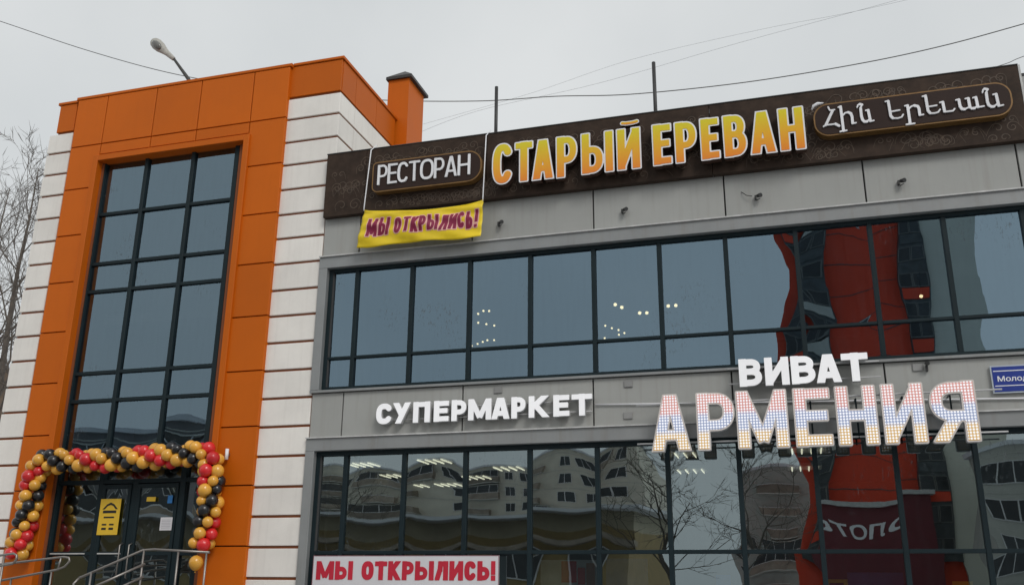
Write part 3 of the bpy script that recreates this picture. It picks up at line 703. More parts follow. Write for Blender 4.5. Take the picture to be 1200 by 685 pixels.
# yellow opening banner on two straps
YB = -.28
ban = empty('yellow_banner', (-6.2, YB, 7.6), 'sagging yellow cloth banner with maroon words hung by straps under the roof sign', 'banner')
def cloth(u, v):
    tl, tr, br, bl = (-7.31, 8.34), (-4.97, 8.27), (-5.00, 7.57), (-7.41, 7.60)
    x = (bl[0]*(1-u)+br[0]*u)*(1-v) + (tl[0]*(1-u)+tr[0]*u)*v
    z = (bl[1]*(1-u)+br[1]*u)*(1-v) + (tl[1]*(1-u)+tr[1]*u)*v
    z -= .095*math.sin(PI*u)**.8*v**2 + .012*math.sin(PI*3*u+.5)*(1-v)
    y = YB + .02*math.sin(26*(u*.35+(1-v)*.9))*(1-u)**3*v + .02*math.sin(26*((1-u)*.35+(1-v)*.9))*u**3*v + .025*math.sin(7*u+3*v)*math.sin(PI*u) + .018*math.sin(17*u-6*v) - .03*math.sin(PI*v)*math.sin(PI*u) + .012*math.sin(31*(u*.6+v*.5))
    return x, y, z
bm = bmesh.new(); nu, nv = 60, 18; vv = [[bm.verts.new(cloth(i/nu, j/nv)) for i in range(nu+1)] for j in range(nv+1)]
for j in range(nv):
    for i in range(nu): bm.faces.new((vv[j][i], vv[j][i+1], vv[j+1][i+1], vv[j+1][i]))
cl = mesh_bm('banner_cloth', bm, yellow_cloth, ban, True)
md = cl.modifiers.new('thickness', 'SOLIDIFY'); md.thickness = .004; md.offset = 1
txt = 'МЫ ОТКРЫЛИСЬ!'
wl = {'М':.095,'Ы':.095,' ':.035,'О':.066,'Т':.066,'К':.066,'Р':.06,'Л':.07,'И':.07,'С':.06,'Ь':.058,'!':.025}
wl = {a_: b_*.90 for a_, b_ in wl.items()}
tot = sum(wl[c] for c in txt); gap = (.90-tot)/(len(txt)-1); u = .06
for i, c_ in enumerate(txt):
    wu = wl[c_]
    if c_ != ' ':
        W, H = wu*2.38, .33
        key = (c_, 'b', round(W,3)); S = glyph(c_, W, H, .060); xs, ys, D = sdf(S, W, H, .060, 48)
        v0 = .28 + .02*math.sin(i*2.1); tilt = .06*math.sin(i*1.7)
        par = None
        for lv, m_, dy, nm in ((0, maroon_ink, .013, 'letter'), (.018, pink_ink, .009, 'letter_edge')):
            me = solid(contours(xs, ys, D.copy(), lv), 0, .001); me.materials.append(m_); o_ = wloc(ban)
            bq = bmesh.new(); bq.from_mesh(me)
            for ax, L_ in ((0, W), (2, H)):
                for ci in range(1, int(L_/.028)+1):
                    no = [0,0,0]; no[ax] = 1; co_ = [0,0,0]; co_[ax] = ci*.028
                    bmesh.ops.bisect_plane(bq, geom=bq.verts[:]+bq.edges[:]+bq.faces[:], plane_co=co_, plane_no=no)
            bq.to_mesh(me); bq.free()
            for vt in me.vertices:
                uu = u + (vt.co.x + tilt*vt.co.z)/2.38; vq = v0 + vt.co.z/.70
                p_ = cloth(uu, vq); vt.co = Vector((p_[0], p_[1]-dy+vt.co.y, p_[2])) - o_
            q = link(nm, me, par or ban)
            par = par or q
    u += wu + gap
for a, b in (((-7.31, 8.34), (-7.25, 9.63)), ((-4.98, 8.27), (-4.95, 9.62))):
    bm = bmesh.new(); tube(bm, [(a[0], YB, a[1]-.02), (a[0], YB, a[1]+.05), (b[0], YB+.03, b[1]-.06), (b[0], -.0, b[1]+.16)], .011, 6); mesh_bm('strap', bm, whiteletter, ban)

# white opening banner at the bottom of the shop window
YW = -.09
wb = empty('white_banner', (-6.3, YW, 1.68), 'white vinyl banner with bold red words fixed over the lower shop window', 'banner')
box('banner_sheet', -7.95, -4.65, YW, YW+.012, 1.665, 2.155, white_vinyl, wb)
bm = bmesh.new()
for (x0,x1,z0,z1) in ((-7.95,-4.65,2.145,2.155),(-7.95,-4.65,1.665,1.675),(-7.95,-7.94,1.675,2.145),(-4.66,-4.65,1.675,2.145)): abox(bm, x0,x1,YW-.004,YW,z0,z1)
mesh_bm('banner_edge', bm, mat('grey hem', (.25,.12,.14), .6), wb)
wl = {'М':.36,'Ы':.36,' ':.13,'О':.24,'Т':.24,'К':.25,'Р':.23,'Л':.25,'И':.26,'С':.22,'Ь':.23,'!':.08}
wl = {a_: b_*.91 for a_, b_ in wl.items()}
tot = sum(wl[c] for c in txt); gap = (3.17-tot)/(len(txt)-1); x = -7.88
for c_ in txt:
    if c_ != ' ': letter(c_, x, 1.765, x+wl[c_], 2.065, YW-.006, .004, .085, [red_ink], wb, nsd=48)
    x += wl[c_]+gap

# СУПЕРМАРКЕТ
YA = -.16
sm = empty('supermarket_sign', (-5, YA, 4.32), 'row of bold white channel letters on the grey band between the two window rows', 'sign')
for c_, a, b in (('С',-6.90,-6.60),('У',-6.59,-6.25),('П',-6.21,-5.90),('Е',-5.83,-5.56),('Р',-5.51,-5.24),('М',-5.21,-4.80),('А',-4.82,-4.46),('Р',-4.45,-4.20),('К',-4.17,-3.85),('Е',-3.73,-3.46),('Т',-3.42,-3.08)):
    if c_ == 'К': a, b = -4.15, -3.80
    letter(c_, a, 4.335, b, 4.695, YA, .10, .098, [litletter, whiteside], sm, bevel=.002)
for z in (4.60, 4.42): bm = bmesh.new(); tube(bm, [(-6.8,-.05,z), (-3.1,-.05,z)], .012, 6); mesh_bm('mounting_rail', bm, whiteside, sm)
# ВИВАТ
YV = -.26
vs_ = empty('upper_word_sign', (.2, YV, 4.65), 'short white word in thick letters above the tricolour lamp dotted word', 'sign')
for c_, a, b in (('В',-.72,-.37),('И',-.33,.03),('В',.06,.42),('А',.40,.81),('Т',.80,1.18)):
    letter(c_, a, 4.655, b, 5.095, YV, .12, .115, [litletter, whiteside], vs_, bevel=.002)
for z in (4.74, 4.98): bm = bmesh.new(); tube(bm, [(-.9,-.10,z), (1.35,-.10,z)], .012, 6); mesh_bm('mounting_rail', bm, whiteside, vs_)
# АРМЕНИЯ
YM = -.42
ar = empty('lamp_letter_sign', (.3, YM, 3.66), 'big word of lamp dotted letters banded red, blue and orange on the grey band', 'sign')
for c_, a, b in (('А',-2.13,-1.46),('Р',-1.40,-.80),('М',-.80,-.03),('Е',.04,.59),('Н',.64,1.23),('И',1.28,1.88),('Я',1.92,2.57)):
    rr = .03
    letter(c_, a+rr, 3.665+rr, b-rr, 4.57-rr, YM, .12, .150, [led], ar, rim=.024, rimmat=[cream, whiteside], nsd=72)
for z in (4.44, 3.83): bm = bmesh.new(); tube(bm, [(-2.35,-.22,z), (2.95,-.22,z)], .014, 6); mesh_bm('mounting_rail', bm, whiteside, ar)
for x in (-1.75,-.75,.3,.95,1.6,2.25):
    bm = bmesh.new(); tube(bm, [(x,.02,4.40), (x,-.22,4.40), (x,-.22,3.80)], .013, 6); mesh_bm('bracket', bm, dark, ar)
# thin pipe on the wall
bm = bmesh.new(); tube(bm, [(-3.05,-.03,4.53), (-2.2,-.03,4.50), (3.6,-.03,4.32)], .013, 6)
tag(mesh_bm('cable_conduit', bm, whiteletter), 'thin white conduit running along the grey band behind the tricolour letters', 'conduit')
# blue street name plate
sp = empty('street_name_plate', (3.4, -.06, 4.42), 'blue street name plate with white lettering at the right edge of the grey band', 'sign')
box('plate_body', 2.865, 4.35, -.05, -.02, 4.415, 4.825, mat('plate edge', (.45,.5,.55), .5), sp)
box('plate_face', 2.885, 4.33, -.056, -.0505, 4.435, 4.805, blue_sign, sp)
for z in (4.515, 4.735): box('white_line', 2.90, 4.315, -.0595, -.0565, z, z+.012, whiteletter, sp)
ftext('Молодо', 2.945, 3.42, 4.57, 4.665, -.062, .005, whiteletter, sp, .012)

# ------------------------------------------------------------------ small things on the facade
spot_m = mat('dark lamp housing', (.03,.03,.03), .5)
def spot(x, z, label, yy=-.0):
    t = empty('spotlight', (x, yy, z), label, 'spotlight', 'spotlights under the roof sign')
    box('bracket', x-.05, x-.02, yy-.07, yy, z-.035, z+.03, spot_m, t)
    bm = bmesh.new(); tube(bm, [(x+.0,yy-.05,z+.02), (x+.05,yy-.12,z+.0)], [.028,.037], 10); mesh_bm('lamp_head', bm, spot_m, t)
    bm = bmesh.new(); tube(bm, [(x-.04,yy-.05,z-.03), (x-.02,yy-.08,z-.07), (x+.04,yy-.10,z-.05)], .008, 5); mesh_bm('cable', bm, spot_m, t)
for x, l in ((-4.72, 'small dark spotlight just right of the yellow banner'), (-2.48, 'small dark spotlight below the gap between the two yellow words'), (-.24, 'small dark spotlight with a loose wire below the letters ЕВ'), (1.98, 'small dark spotlight under the Armenian plate')):
    spot(x, 7.88, l)
bm = bmesh.new(); tube(bm, [(-.50,.0,8.02), (-.47,-.04,7.98), (-.42,-.05,7.93), (-.33,-.06,7.90)], .007, 5); tag(mesh_bm('loose_wire', bm, spot_m), 'loose bent wire end beside the third spotlight', 'wire')
for i, (x, z, l) in enumerate(((-4.73, 4.86, 'small square grey junction plate above the letter А of the white supermarket word'), (-2.50, 4.85, 'square grey junction plate left of the white short word, the upper of two'), (-2.52, 4.33, 'square grey junction plate left of the tricolour word, the lower of two'), (1.89, 4.87, 'square grey junction plate beside the small camera over the tricolour letters'))):
    t = empty('junction_plate', (x, 0, z-.05), l, 'junction box', 'junction plates on the grey band')
    box('cover', x-.07, x+.07, -.025, -.001, z-.055, z+.055, mat('plate grey', (.26,.26,.255), .5) if i == 0 else bpy.data.materials['plate grey'], t, .004)
t = empty('wall_camera', (2.02, 0, 4.84), 'tiny dark camera on the grey band above the last tricolour letters', 'camera')
box('bracket', 2.00, 2.03, -.06, -.001, 4.80, 4.89, spot_m, t)
bm = bmesh.new(); tube(bm, [(2.02,-.05,4.92), (2.02,-.13,4.90)], .033, 10); mesh_bm('camera_head', bm, spot_m, t)
t = empty('wall_lamp', (-9.84, -.08, 3.82), 'short white tube lamp on the orange pier beside the balloon arch', 'lamp')
bm = bmesh.new(); tube(bm, [(-9.80,-.15,3.82), (-9.80,-.15,4.01)], .032, 10); mesh_bm('lamp_tube', bm, whiteletter, t)
box('bracket', -9.82, -9.78, -.13, -.08, 3.89, 3.94, steel, t)
# posters on the doors
yel = mat('yellow paper', (.72, .46, .03), .5, var=.05)
YD = YG-.03
t = empty('yellow_poster', (f(-12.22), YD, gz(2.54)), 'tall yellow poster with black print on the left door leaf', 'poster')
box('sheet', f(-12.47), f(-12.02), YD-.004, YD, gz(2.53), gz(3.18), yel, t); 
bm = bmesh.new()
for a in ((-12.39,-12.10,2.92,2.97),(-12.36,-12.13,2.83,2.86),(-12.38,-12.28,2.62,2.66),(-12.22,-12.12,2.62,2.66),(-12.38,-12.28,2.70,2.73),(-12.22,-12.12,2.70,2.73)): abox(bm, f(a[0]), f(a[1]), YD-.006, YD-.0042, gz(a[2]), gz(a[3]))
pts = [(-12.41,2.99),(-12.32,3.08),(-12.24,3.115),(-12.16,3.08),(-12.07,2.99),(-12.12,2.99),(-12.18,3.05),(-12.24,3.07),(-12.30,3.05),(-12.36,2.99)]
mesh_bm('print', bm, black_ink, t)
me = solid([[(f(a), gz(b)) for a, b in pts]], YD-.006, .0018); me.materials.append(black_ink); link('roof_emblem', me, t, -wloc(t))
t = empty('white_notice', (f(-10.95), YD, gz(2.62)), 'small white paper notice on the right door leaf', 'notice')
box('sheet', f(-11.12), f(-10.87), YD-.004, YD, gz(2.60), gz(2.83), white_vinyl, t)
bm = bmesh.new()
for j in range(6): abox(bm, f(-11.09), f(-10.90), YD-.0055, YD-.0042, gz(2.64+.028*j), gz(2.648+.028*j))
mesh_bm('print', bm, mat('grey ink', (.35,.35,.38), .6), t)
t = tag(box('sticker', f(-11.47), f(-11.28), YD-.004, YD, gz(3.12), gz(3.20), yel), 'small yellow sticker high on the right door leaf', 'sticker')
t = tag(box('sticker', f(-11.02), f(-10.92), YD-.004, YD, gz(3.08), gz(3.22), mat('blue paper', (.02,.16,.42), .5)), 'small blue sticker at the upper right of the right door leaf', 'sticker')

# ------------------------------------------------------------------ balloon garland
YBl = -.34
gl = empty('balloon_arch', (-12.1, YBl, 1.0), 'garland of gold, red and black balloons twisted round three sides of the entrance', 'balloon arch')
def balloon_mesh(m, s):
    bm = bmesh.new(); prof = []
    for i in range(9):
        a = -PI/2 + PI*i/8; r = math.cos(a); z = math.sin(a); z *= 1.0 if z > 0 else 1.15; r *= 1.0 if z > 0 else 1-.14*z*z
        prof.append((max(r,.02)*.113*s, z*.113*s))
    lathe(bm, prof, 0, 0, 0, 14); lathe(bm, [(.006,-.128*s),(.008,-.138*s),(.017,-.150*s)], 0, 0, 0, 7); me = bpy.data.meshes.new('balloon'); bm.to_mesh(me); bm.free(); me.materials.append(m); return me
bms = {c_: [balloon_mesh(m_, s_) for s_ in (1.0, .86, 1.09, .95)] for c_, m_ in (('gold', gold_rub), ('red', red_rub), ('black', black_rub))}
corner = [(-14.28, 2.02), (-14.13, 2.9), (-14.10, 3.72), (-13.95, 3.93), (-12.6, 3.90), (-11.4, 3.93), (-10.42, 3.98), (-10.20, 3.80), (-10.14, 2.9), (-10.25, 2.25)]
path = []
for (a, b), (c_, d_) in zip(corner[:-1], corner[1:]):
    n_ = max(1, int(math.hypot(c_-a, d_-b)/.02))
    for i in range(n_): path.append((a+(c_-a)*i/n_, b+(d_-b)*i/n_))
rb = random.Random(11); order = ['black', 'gold', 'red', 'gold']; acc = 0; kk = 0; lastp = path[0]
for pi_ in range(1, len(path)-1):
    p_ = path[pi_]; acc += math.hypot(p_[0]-lastp[0], p_[1]-lastp[1]); lastp = p_
    if acc >= .165:
        acc = 0; a, b = path[max(0,pi_-8)], path[min(len(path)-1,pi_+8)]
        tx, tz = b[0]-a[0], b[1]-a[1]; l_ = math.hypot(tx, tz); tx /= l_; tz /= l_
        for q in range(4):
            th = kk*math.radians(45) + q*PI/2 + .15*rb.uniform(-1, 1)
            ny, nn_ = math.cos(th), math.sin(th); R_ = .137
            off = Vector((-tz*nn_*R_, ny*R_, tx*nn_*R_)); c_ = order[q]
            me = rb.choice(bms[c_]); o = link('balloon', me, gl)
            px, pz = P(p_[0], p_[1], YBl)
            o.location = Vector((px, YBl, pz)) + off + Vector((tx,0,tz))*rb.uniform(-.02,.02) - wloc(gl)
            d_ = (-off + Vector((rb.uniform(-.05,.05), rb.uniform(-.05,.05), rb.uniform(-.05,.05)))).normalized(); o.rotation_euler = (-d_).to_track_quat('Z', 'Y').to_euler()
            o['label'] = c_ + ' latex balloon'
        kk += 1
# the lone gold one hanging under the right leg
o = link('balloon', bms['gold'][2], gl); px, pz = P(-10.27, 2.04, -.40); o.location = Vector((px, -.45, pz)) - wloc(gl); o['label'] = 'gold latex balloon'

# ------------------------------------------------------------------ lights inside
def ceiling_light(x, y, z, label):
    t = empty('ceiling_light', (x, y, z), label, 'ceiling light', 'fluorescent ceiling lights in the shop')
    box('housing', x-.3, x+.3, y-.3, y+.3, z+.0, z+.06, whiteside, t)
    for i in range(4):
        bm = bmesh.new(); tube(bm, [(x-.22+.147*i, y-.27, z-.02), (x-.22+.147*i, y+.27, z-.02)], .012, 6); mesh_bm('tube', bm, tube_glow, t)
for x, y, l in ((-7.57,.83,'lit four tube ceiling light behind the second shop pane from the left, the front one'), (-7.82,2.57,'lit ceiling light deeper in behind the second and third shop panes'), (-8.0,4.42,'lit ceiling light deepest behind the second shop pane'),
                (-6.11,.68,'brightest lit ceiling light at the top of the third shop pane'), (-7.2,4.34,'lit ceiling light low in the third shop pane'), (-5.11,1.93,'lit ceiling light at the top of the fourth shop pane'), (-6.17,3.19,'lit ceiling light at the left side of the fourth shop pane'),
                (.20,.80,'lit ceiling light just below the letter Е of the tricolour word'), (.17,3.13,'lit ceiling light lower below the letter Е of the tricolour word'), (-1.80,.85,'lit ceiling light under the letter А of the tricolour word'), (-1.88,3.08,'lit ceiling light lower under the letter А of the tricolour word')):
    ceiling_light(x, y, 3.80, l)
dots = [(-5.96,2.46),(-5.79,2.29),(-5.68,2.32),(-6.17,3.09),(-6.04,3.24),(-5.91,3.39),(-6.94,4.92),(-6.75,4.78),(-6.58,4.64),(-6.43,4.52),(-6.28,4.55),
        (-3.14,2.54),(-3.05,2.76),(-2.77,3.24),(-2.63,3.27),(-3.63,4.01),(-3.53,4.23),(-3.42,4.42),(-3.34,4.69),(-3.84,5.01),(-3.48,4.80),(-2.15,2.90),(-2.00,2.90),(2.55,3.49)]
def bulb_mesh(r):
    bm = bmesh.new(); bmesh.ops.create_icosphere(bm, subdivisions=1, radius=r); me = bpy.data.meshes.new('bulb'); bm.to_mesh(me); bm.free(); me.materials.append(bulb_glow); me.shade_smooth(); return me
bmsh = bulb_mesh(.024); bbig = bulb_mesh(.038)
def chandelier(ix, label):
    pts = [dots[i] for i in ix]; cx = sum(p[0] for p in pts)/len(pts); cy = sum(p[1] for p in pts)/len(pts)
    t = empty('chandelier', (cx, cy, 7.0), label, 'chandelier')
    bm = bmesh.new(); tube(bm, [(cx, cy, 7.45), (cx, cy, 7.05)], .015, 6)
    for p in pts:
        if math.hypot(p[0]-cx, p[1]-cy) > .03: tube(bm, [(cx,cy,7.06), (p[0],p[1],7.03)], .008, 5)
    mesh_bm('arm', bm, spot_m, t)
    for p in pts:
        b_ = link('bulb', bbig if len(pts) <= 2 or p == dots[11] else bmsh, t); b_.location = Vector((p[0], p[1], 7.0)) - wloc(t)
chandelier(range(0,3), 'three lit bulbs, the highest cluster behind the fourth upper pane'); chandelier(range(3,6), 'three lit bulbs in the middle of the fourth upper pane')
chandelier(range(6,11), 'curved row of five lit bulbs lowest in the fourth upper pane'); chandelier(range(11,13), 'bright bulb pair high in the sixth upper pane')
chandelier(range(13,15), 'pair of lit bulbs at the right side of the sixth upper pane'); chandelier(range(15,21), 'cluster of six lit bulbs low in the sixth upper pane')
chandelier(range(21,23), 'pair of lit bulbs in the seventh upper pane'); chandelier(range(23,24), 'single lit round lamp in the grey part of the tenth upper pane')
for x, y, z, l in ((-14.1+.1, 1.6, 9.75, 'single lit lamp high behind the tall tower glazing'), (-13.9, 1.2, 6.7, 'single lit lamp halfway up behind the tall tower glazing')):
    x = {9.75: P(-13.05, 0, 1.4)[0], 6.7: P(-12.85, 0, 1.4)[0]}[z]; z = {9.75: P(0, 9.12, 1.4)[1], 6.7: P(0, 6.50, 1.4)[1]}[z]
    t = empty('hanging_lamp', (x, 1.4, z), l, 'lamp', 'lamps inside the tower')
    b_ = link('bulb', bbig, t); bm = bmesh.new(); tube(bm, [(x,1.4,z+.03), (x,1.4,z+.9)], .008, 5); mesh_bm('cord', bm, spot_m, t)
box('stair_landing', -13.6, -10.4, .6, 2.2, 6.8, 7.0, inner_m, B); box('stair_landing', -13.6, -10.4, .6, 2.2, 3.8, 4.0, inner_m, B)

# things behind the lower panes
def poster(x0, x1, z0, z1, col, label, marks=()):
    y = .42; t = empty('window_poster', ((x0+x1)/2, y, z0), label, 'poster')
    box('sheet', x0, x1, y, y+.01, z0, z1, mat('poster ' + label[:12], col, .6, var=.25, scale=3), t)
    for i, (a, b, c_, d_, cc) in enumerate(marks):
        box('print', a, b, y-.006, y-.001, c_, d_, mat('print', cc, .6), t)
poster(-3.02,-2.35,.9,2.12,(.01,.09,.30),'deep blue panel behind the seventh lower shop pane')
poster(-4.1,-3.15,.9,2.10,(.42,.46,.48),'pale poster with a red figure behind the sixth lower shop pane',[(-3.75,-3.50,1.75,2.08,(.5,.03,.04)),(-3.48,-3.36,1.72,1.98,(.5,.06,.06)),(-3.34,-3.2,1.7,2.05,(.3,.12,.05))])
poster(-1.30,-1.08,1.2,1.88,(.02,.12,.42),'small blue bin shaped poster behind the eighth lower shop pane')
poster(.30,.62,1.2,1.82,(.62,.45,.02),'small yellow price poster behind the tenth lower shop pane',[(.36,.56,1.72,1.77,(.02,.02,.02))])
poster(2.05,2.32,1.2,1.80,(.62,.40,.02),'small orange price poster behind the last lower pane but one')
poster(.62,1.4,1.2,1.92,(.03,.08,.22),'dark blue poster below the red reflection')

# ------------------------------------------------------------------ roof things
for x, z1, l in ((-5.17, 11.29, 'thin dark pole on the roof behind the word РЕСТОРАН end of the sign'), (-2.0, 11.33, 'thin dark pole on the roof above the gap between the two yellow words')):
    bm = bmesh.new(); tube(bm, [(x,1,9.6), (x,1,z1)], .036, 8)
    t = empty('roof_pole', (x,1,9.6), l, 'pole', 'roof poles'); mesh_bm('pole', bm, spot_m, t); box('foot_plate', x-.1, x+.1, .9, 1.1, 9.62, 9.64, spot_m, t)
# street lamp on a bent arm showing over the tower's parapet
lamp = empty('street_lamp', at(224, 140, 1.0), 'grey cobra head lamp on a thin bent arm sticking up behind the tower roof edge', 'street lamp')
bm = bmesh.new(); tube(bm, [at(236,140,1.0), at(221,93,1.0), at(212,80.5,.98), at(203,68,.95)], [.05,.045,.035,.03], 8); mesh_bm('arm', bm, mat('lamp arm', (.05,.05,.045), .6), lamp)
a_, b_ = at(204,69.5,.95), at(178,47,.9); d_ = (b_-a_); L_ = d_.length; d_.normalize()
bm = bmesh.new(); n_ = 12; prof = [(0,.045),(.12,.055),(.30,.065),(.42,.085),(.60,.125),(.78,.135),(.90,.115),(.97,.07),(1.0,.025)]
side = d_.cross(Vector((0,-1,0))).normalized(); nrm = side.cross(d_).normalized()
rings = []
for t_, r_ in prof:
    rings.append([bm.verts.new(a_ + d_*(t_*L_) + side*(r_*math.cos(q*2*PI/n_)) + nrm*(r_*.62*math.sin(q*2*PI/n_))) for q in range(n_)])
for i in range(len(rings)-1):
    for q in range(n_): fc = bm.faces.new((rings[i][q], rings[i][(q+1)%n_], rings[i+1][(q+1)%n_], rings[i+1][q])); fc.smooth = True
bm.faces.new(rings[0][::-1]); bm.faces.new(rings[-1])
mesh_bm('lamp_head', bm, mat('pale lamp shell', (.42,.41,.37), .5, var=.2, scale=6), lamp)
vis = Vector((0,-1,-.35)).normalized()
c_ = a_ + d_*(L_*.70) + vis*.062
bm = bmesh.new(); e1 = d_; e2 = vis.cross(d_).normalized(); e3 = e1.cross(e2).normalized()
bmesh.ops.create_uvsphere(bm, u_segments=12, v_segments=8, radius=1)
for v_ in bm.verts: v_.co = c_ + e1*(v_.co.x*.17) + e2*(v_.co.y*.09) + e3*(v_.co.z*.06)
mesh_bm('lamp_bowl', bm, mat('lamp glass bowl', (.16,.16,.15), .2, var=.3, scale=12), lamp, True)

# overhead wires
wm = mat('grey cable', (.12,.12,.12), .6)
wm2 = mat('pale thin cable', (.32,.33,.34), .6)
def wire(pts, Y, r, label, name='overhead_wire'):
    W = [at(a, b, Y) for a, b in pts]; fine = []
    for i in range(len(W)-1):
        p0, p1, p2, p3 = W[max(0,i-1)], W[i], W[i+1], W[min(len(W)-1,i+2)]
        for s_ in range(8):
            t_ = s_/8; fine.append(.5*((2*p1)+(-p0+p2)*t_+(2*p0-5*p1+4*p2-p3)*t_*t_+(-p0+3*p1-3*p2+p3)*t_**3))
    fine.append(W[-1]); bm = bmesh.new(); tube(bm, fine, r, 5)
    tag(mesh_bm(name, bm, wm if r > .008 else wm2), label, 'wire')
wire([(-350,-100),(-100,-8),(0,25),(105,60),(210,88),(330,107),(440,117),(560,118.5),(650,113),(740,110.5),(870,97),(1000,76),(1100,55),(1200,28),(1400,-30)], 6, .013, 'long overhead cable sagging behind the tower, chimney and roof sign')
wire([(480,160),(560,130),(700,98),(860,52),(1030,6),(1150,-28)], 9, .004, 'fainter of the thin wires rising to the upper right above the sign')
wire([(480,150),(620,110),(740,70),(890,35),(1000,14),(1150,-20)], 9, .0035, 'uppermost faint thin wire rising to the upper right')
wire([(1100,98),(1175,76),(1200,66),(1300,30)], 7, .009, 'short length of wire meeting the top right corner of the roof sign')

# ------------------------------------------------------------------ trees
def tree(name, base, H, seed, label, trunk_r=.2, spread=.5, depth=6, droop=0.0, group=None, cat='tree', kids=(3,4), twig=1.0):
    rn = random.Random(seed); t = empty(name, base, label, cat, group)
    tb, cb = bmesh.new(), bmesh.new()
    top = Vector(base) + Vector((rn.uniform(-.4,.4), rn.uniform(-.4,.4), H))
    tp = [Vector(base).lerp(top, i/8) + (Vector((rn.uniform(-1,1), rn.uniform(-1,1), 0))*H*.006 if 0 < i < 8 else Vector()) for i in range(9)]
    tube(tb, tp, [trunk_r*(1-i/8*.93) for i in range(9)], 7)
    def grow(p, d, L, r, lv):
        pts = [p]; q = p.copy(); dd = d.copy(); n = 4 if lv > 1 else 3
        for i in range(n):
            dd = (dd + Vector((rn.gauss(0,.16), rn.gauss(0,.16), rn.gauss(0,.12) + .06 - droop*(3-lv if lv < 3 else 0)*.12))).normalized()
            q = q + dd*(L/n); pts.append(q.copy())
        tube(cb, pts, [r*(1-.7*i/n) for i in range(n+1)], 3 if lv < 3 else 5, caps=False)
        if lv <= 0: return
        for c in range(rn.randint(*kids)):
            f_ = rn.uniform(.25, 1); i = min(n-1, int(f_*n)); bp_ = pts[i].lerp(pts[i+1], f_*n-i if f_ < 1 else 1)
            az = rn.uniform(0, 2*PI); side_ = dd.orthogonal().normalized(); side_.rotate(Matrix.Rotation(az, 3, dd))
            nd = (dd*rn.uniform(.6,1.0) + side_*rn.uniform(.4,.9)).normalized()
            grow(bp_, nd, L*rn.uniform(.45,.68), max(r*.5, .006*twig), lv-1)
    nb = int(depth*2.6)
    for b_ in range(nb):
        f_ = .25 + .75*(b_/nb); p_ = Vector(base).lerp(top, f_); az = b_*2.4 + rn.uniform(-.4,.4)
        d0 = Vector((math.cos(az)*spread, math.sin(az)*spread, rn.uniform(.5,.95))).normalized()
        grow(p_, d0, H*(.42*(1-f_)+.10)*rn.uniform(.8,1.1), trunk_r*.36*(1.12-f_), 3)
    mesh_bm('trunk', tb, bark, t); mesh_bm('crown', cb, bark, t, False)
    return t
def gx(px, Y): return at(px, 500, Y).x
tree('birch_tree', (-27.9, 12, 0), 17.4, 5, 'bare tree behind the left corner of the tower, the taller pale one at the edge', .22, .5, 7, twig=1.6, kids=(3,4))
tree('birch_tree', (-33.3, 16, 0), 19.0, 8, 'bare spreading tree at the far left edge behind the white banded corner', .25, .6, 7, twig=1.6, kids=(3,4))
tree('birch_tree', (-26.0, 11.5, 0), 16.4, 13, 'bare tree whose top shows close beside the orange tower', .18, .4, 6, twig=1.6, kids=(3,4))
# dark wall of a neighbouring house low at the left edge
nb_ = empty('neighbour_house', (-62, 40, 0), 'distant brownish house just showing at the left edge below the trees', 'house')
hx = at(4, 430, 40)
box('wall', -75, hx.x, 40, 52, 0, hx.z, mat('brown brick', (.12,.085,.06), .9, var=.3, scale=2), nb_)
box('roof', -75.3, hx.x+.3, 39.7, 52.3, hx.z, hx.z+.25, snow, nb_)

# ------------------------------------------------------------------ what the glass mirrors: the far side of the street
panelm = mat('beige panel facade', (.62,.59,.50), .9, var=.14, scale=.5, perobj=.1)
panelg = mat('grey panel facade', (.46,.46,.42), .9, var=.12, scale=.5)
ochre = mat('ochre render', (.32,.24,.115), .9, var=.15)
redm = mat('red render', (.70,.068,.03), .8, var=.06, scale=.3)
winm = mat('dark window glass', (.03,.035,.04), .12, var=.3, perobj=.4)
framew = mat('white window frame', (.6,.6,.6), .5)
balc = mat('balcony front', (.26,.22,.18), .8, var=.3, perobj=.35)
def win_mesh(w_, h_, n=3):
    bm = bmesh.new(); abox(bm, -w_/2, w_/2, -.02, .05, -h_/2, h_/2, 0, 0)
    t_ = .07
    abox(bm, -w_/2-t_, -w_/2, -.06, .08, -h_/2-t_, h_/2+t_, 0, 1); abox(bm, w_/2, w_/2+t_, -.06, .08, -h_/2-t_, h_/2+t_, 0, 1)
    abox(bm, -w_/2, w_/2, -.06, .08, h_/2, h_/2+t_, 0, 1); abox(bm, -w_/2, w_/2, -.06, .12, -h_/2-t_, -h_/2, 0, 1)
    for i in range(1, n): x = -w_/2+w_*i/n; abox(bm, x-.035, x+.035, .02, .08, -h_/2, h_/2, 0, 1)
    me = bpy.data.meshes.new('window'); bm.to_mesh(me); bm.free(); me.materials.append(winm); me.materials.append(framew); return me
W3, W2 = win_mesh(2.3, 1.5, 3), win_mesh(1.4, 1.45, 2)
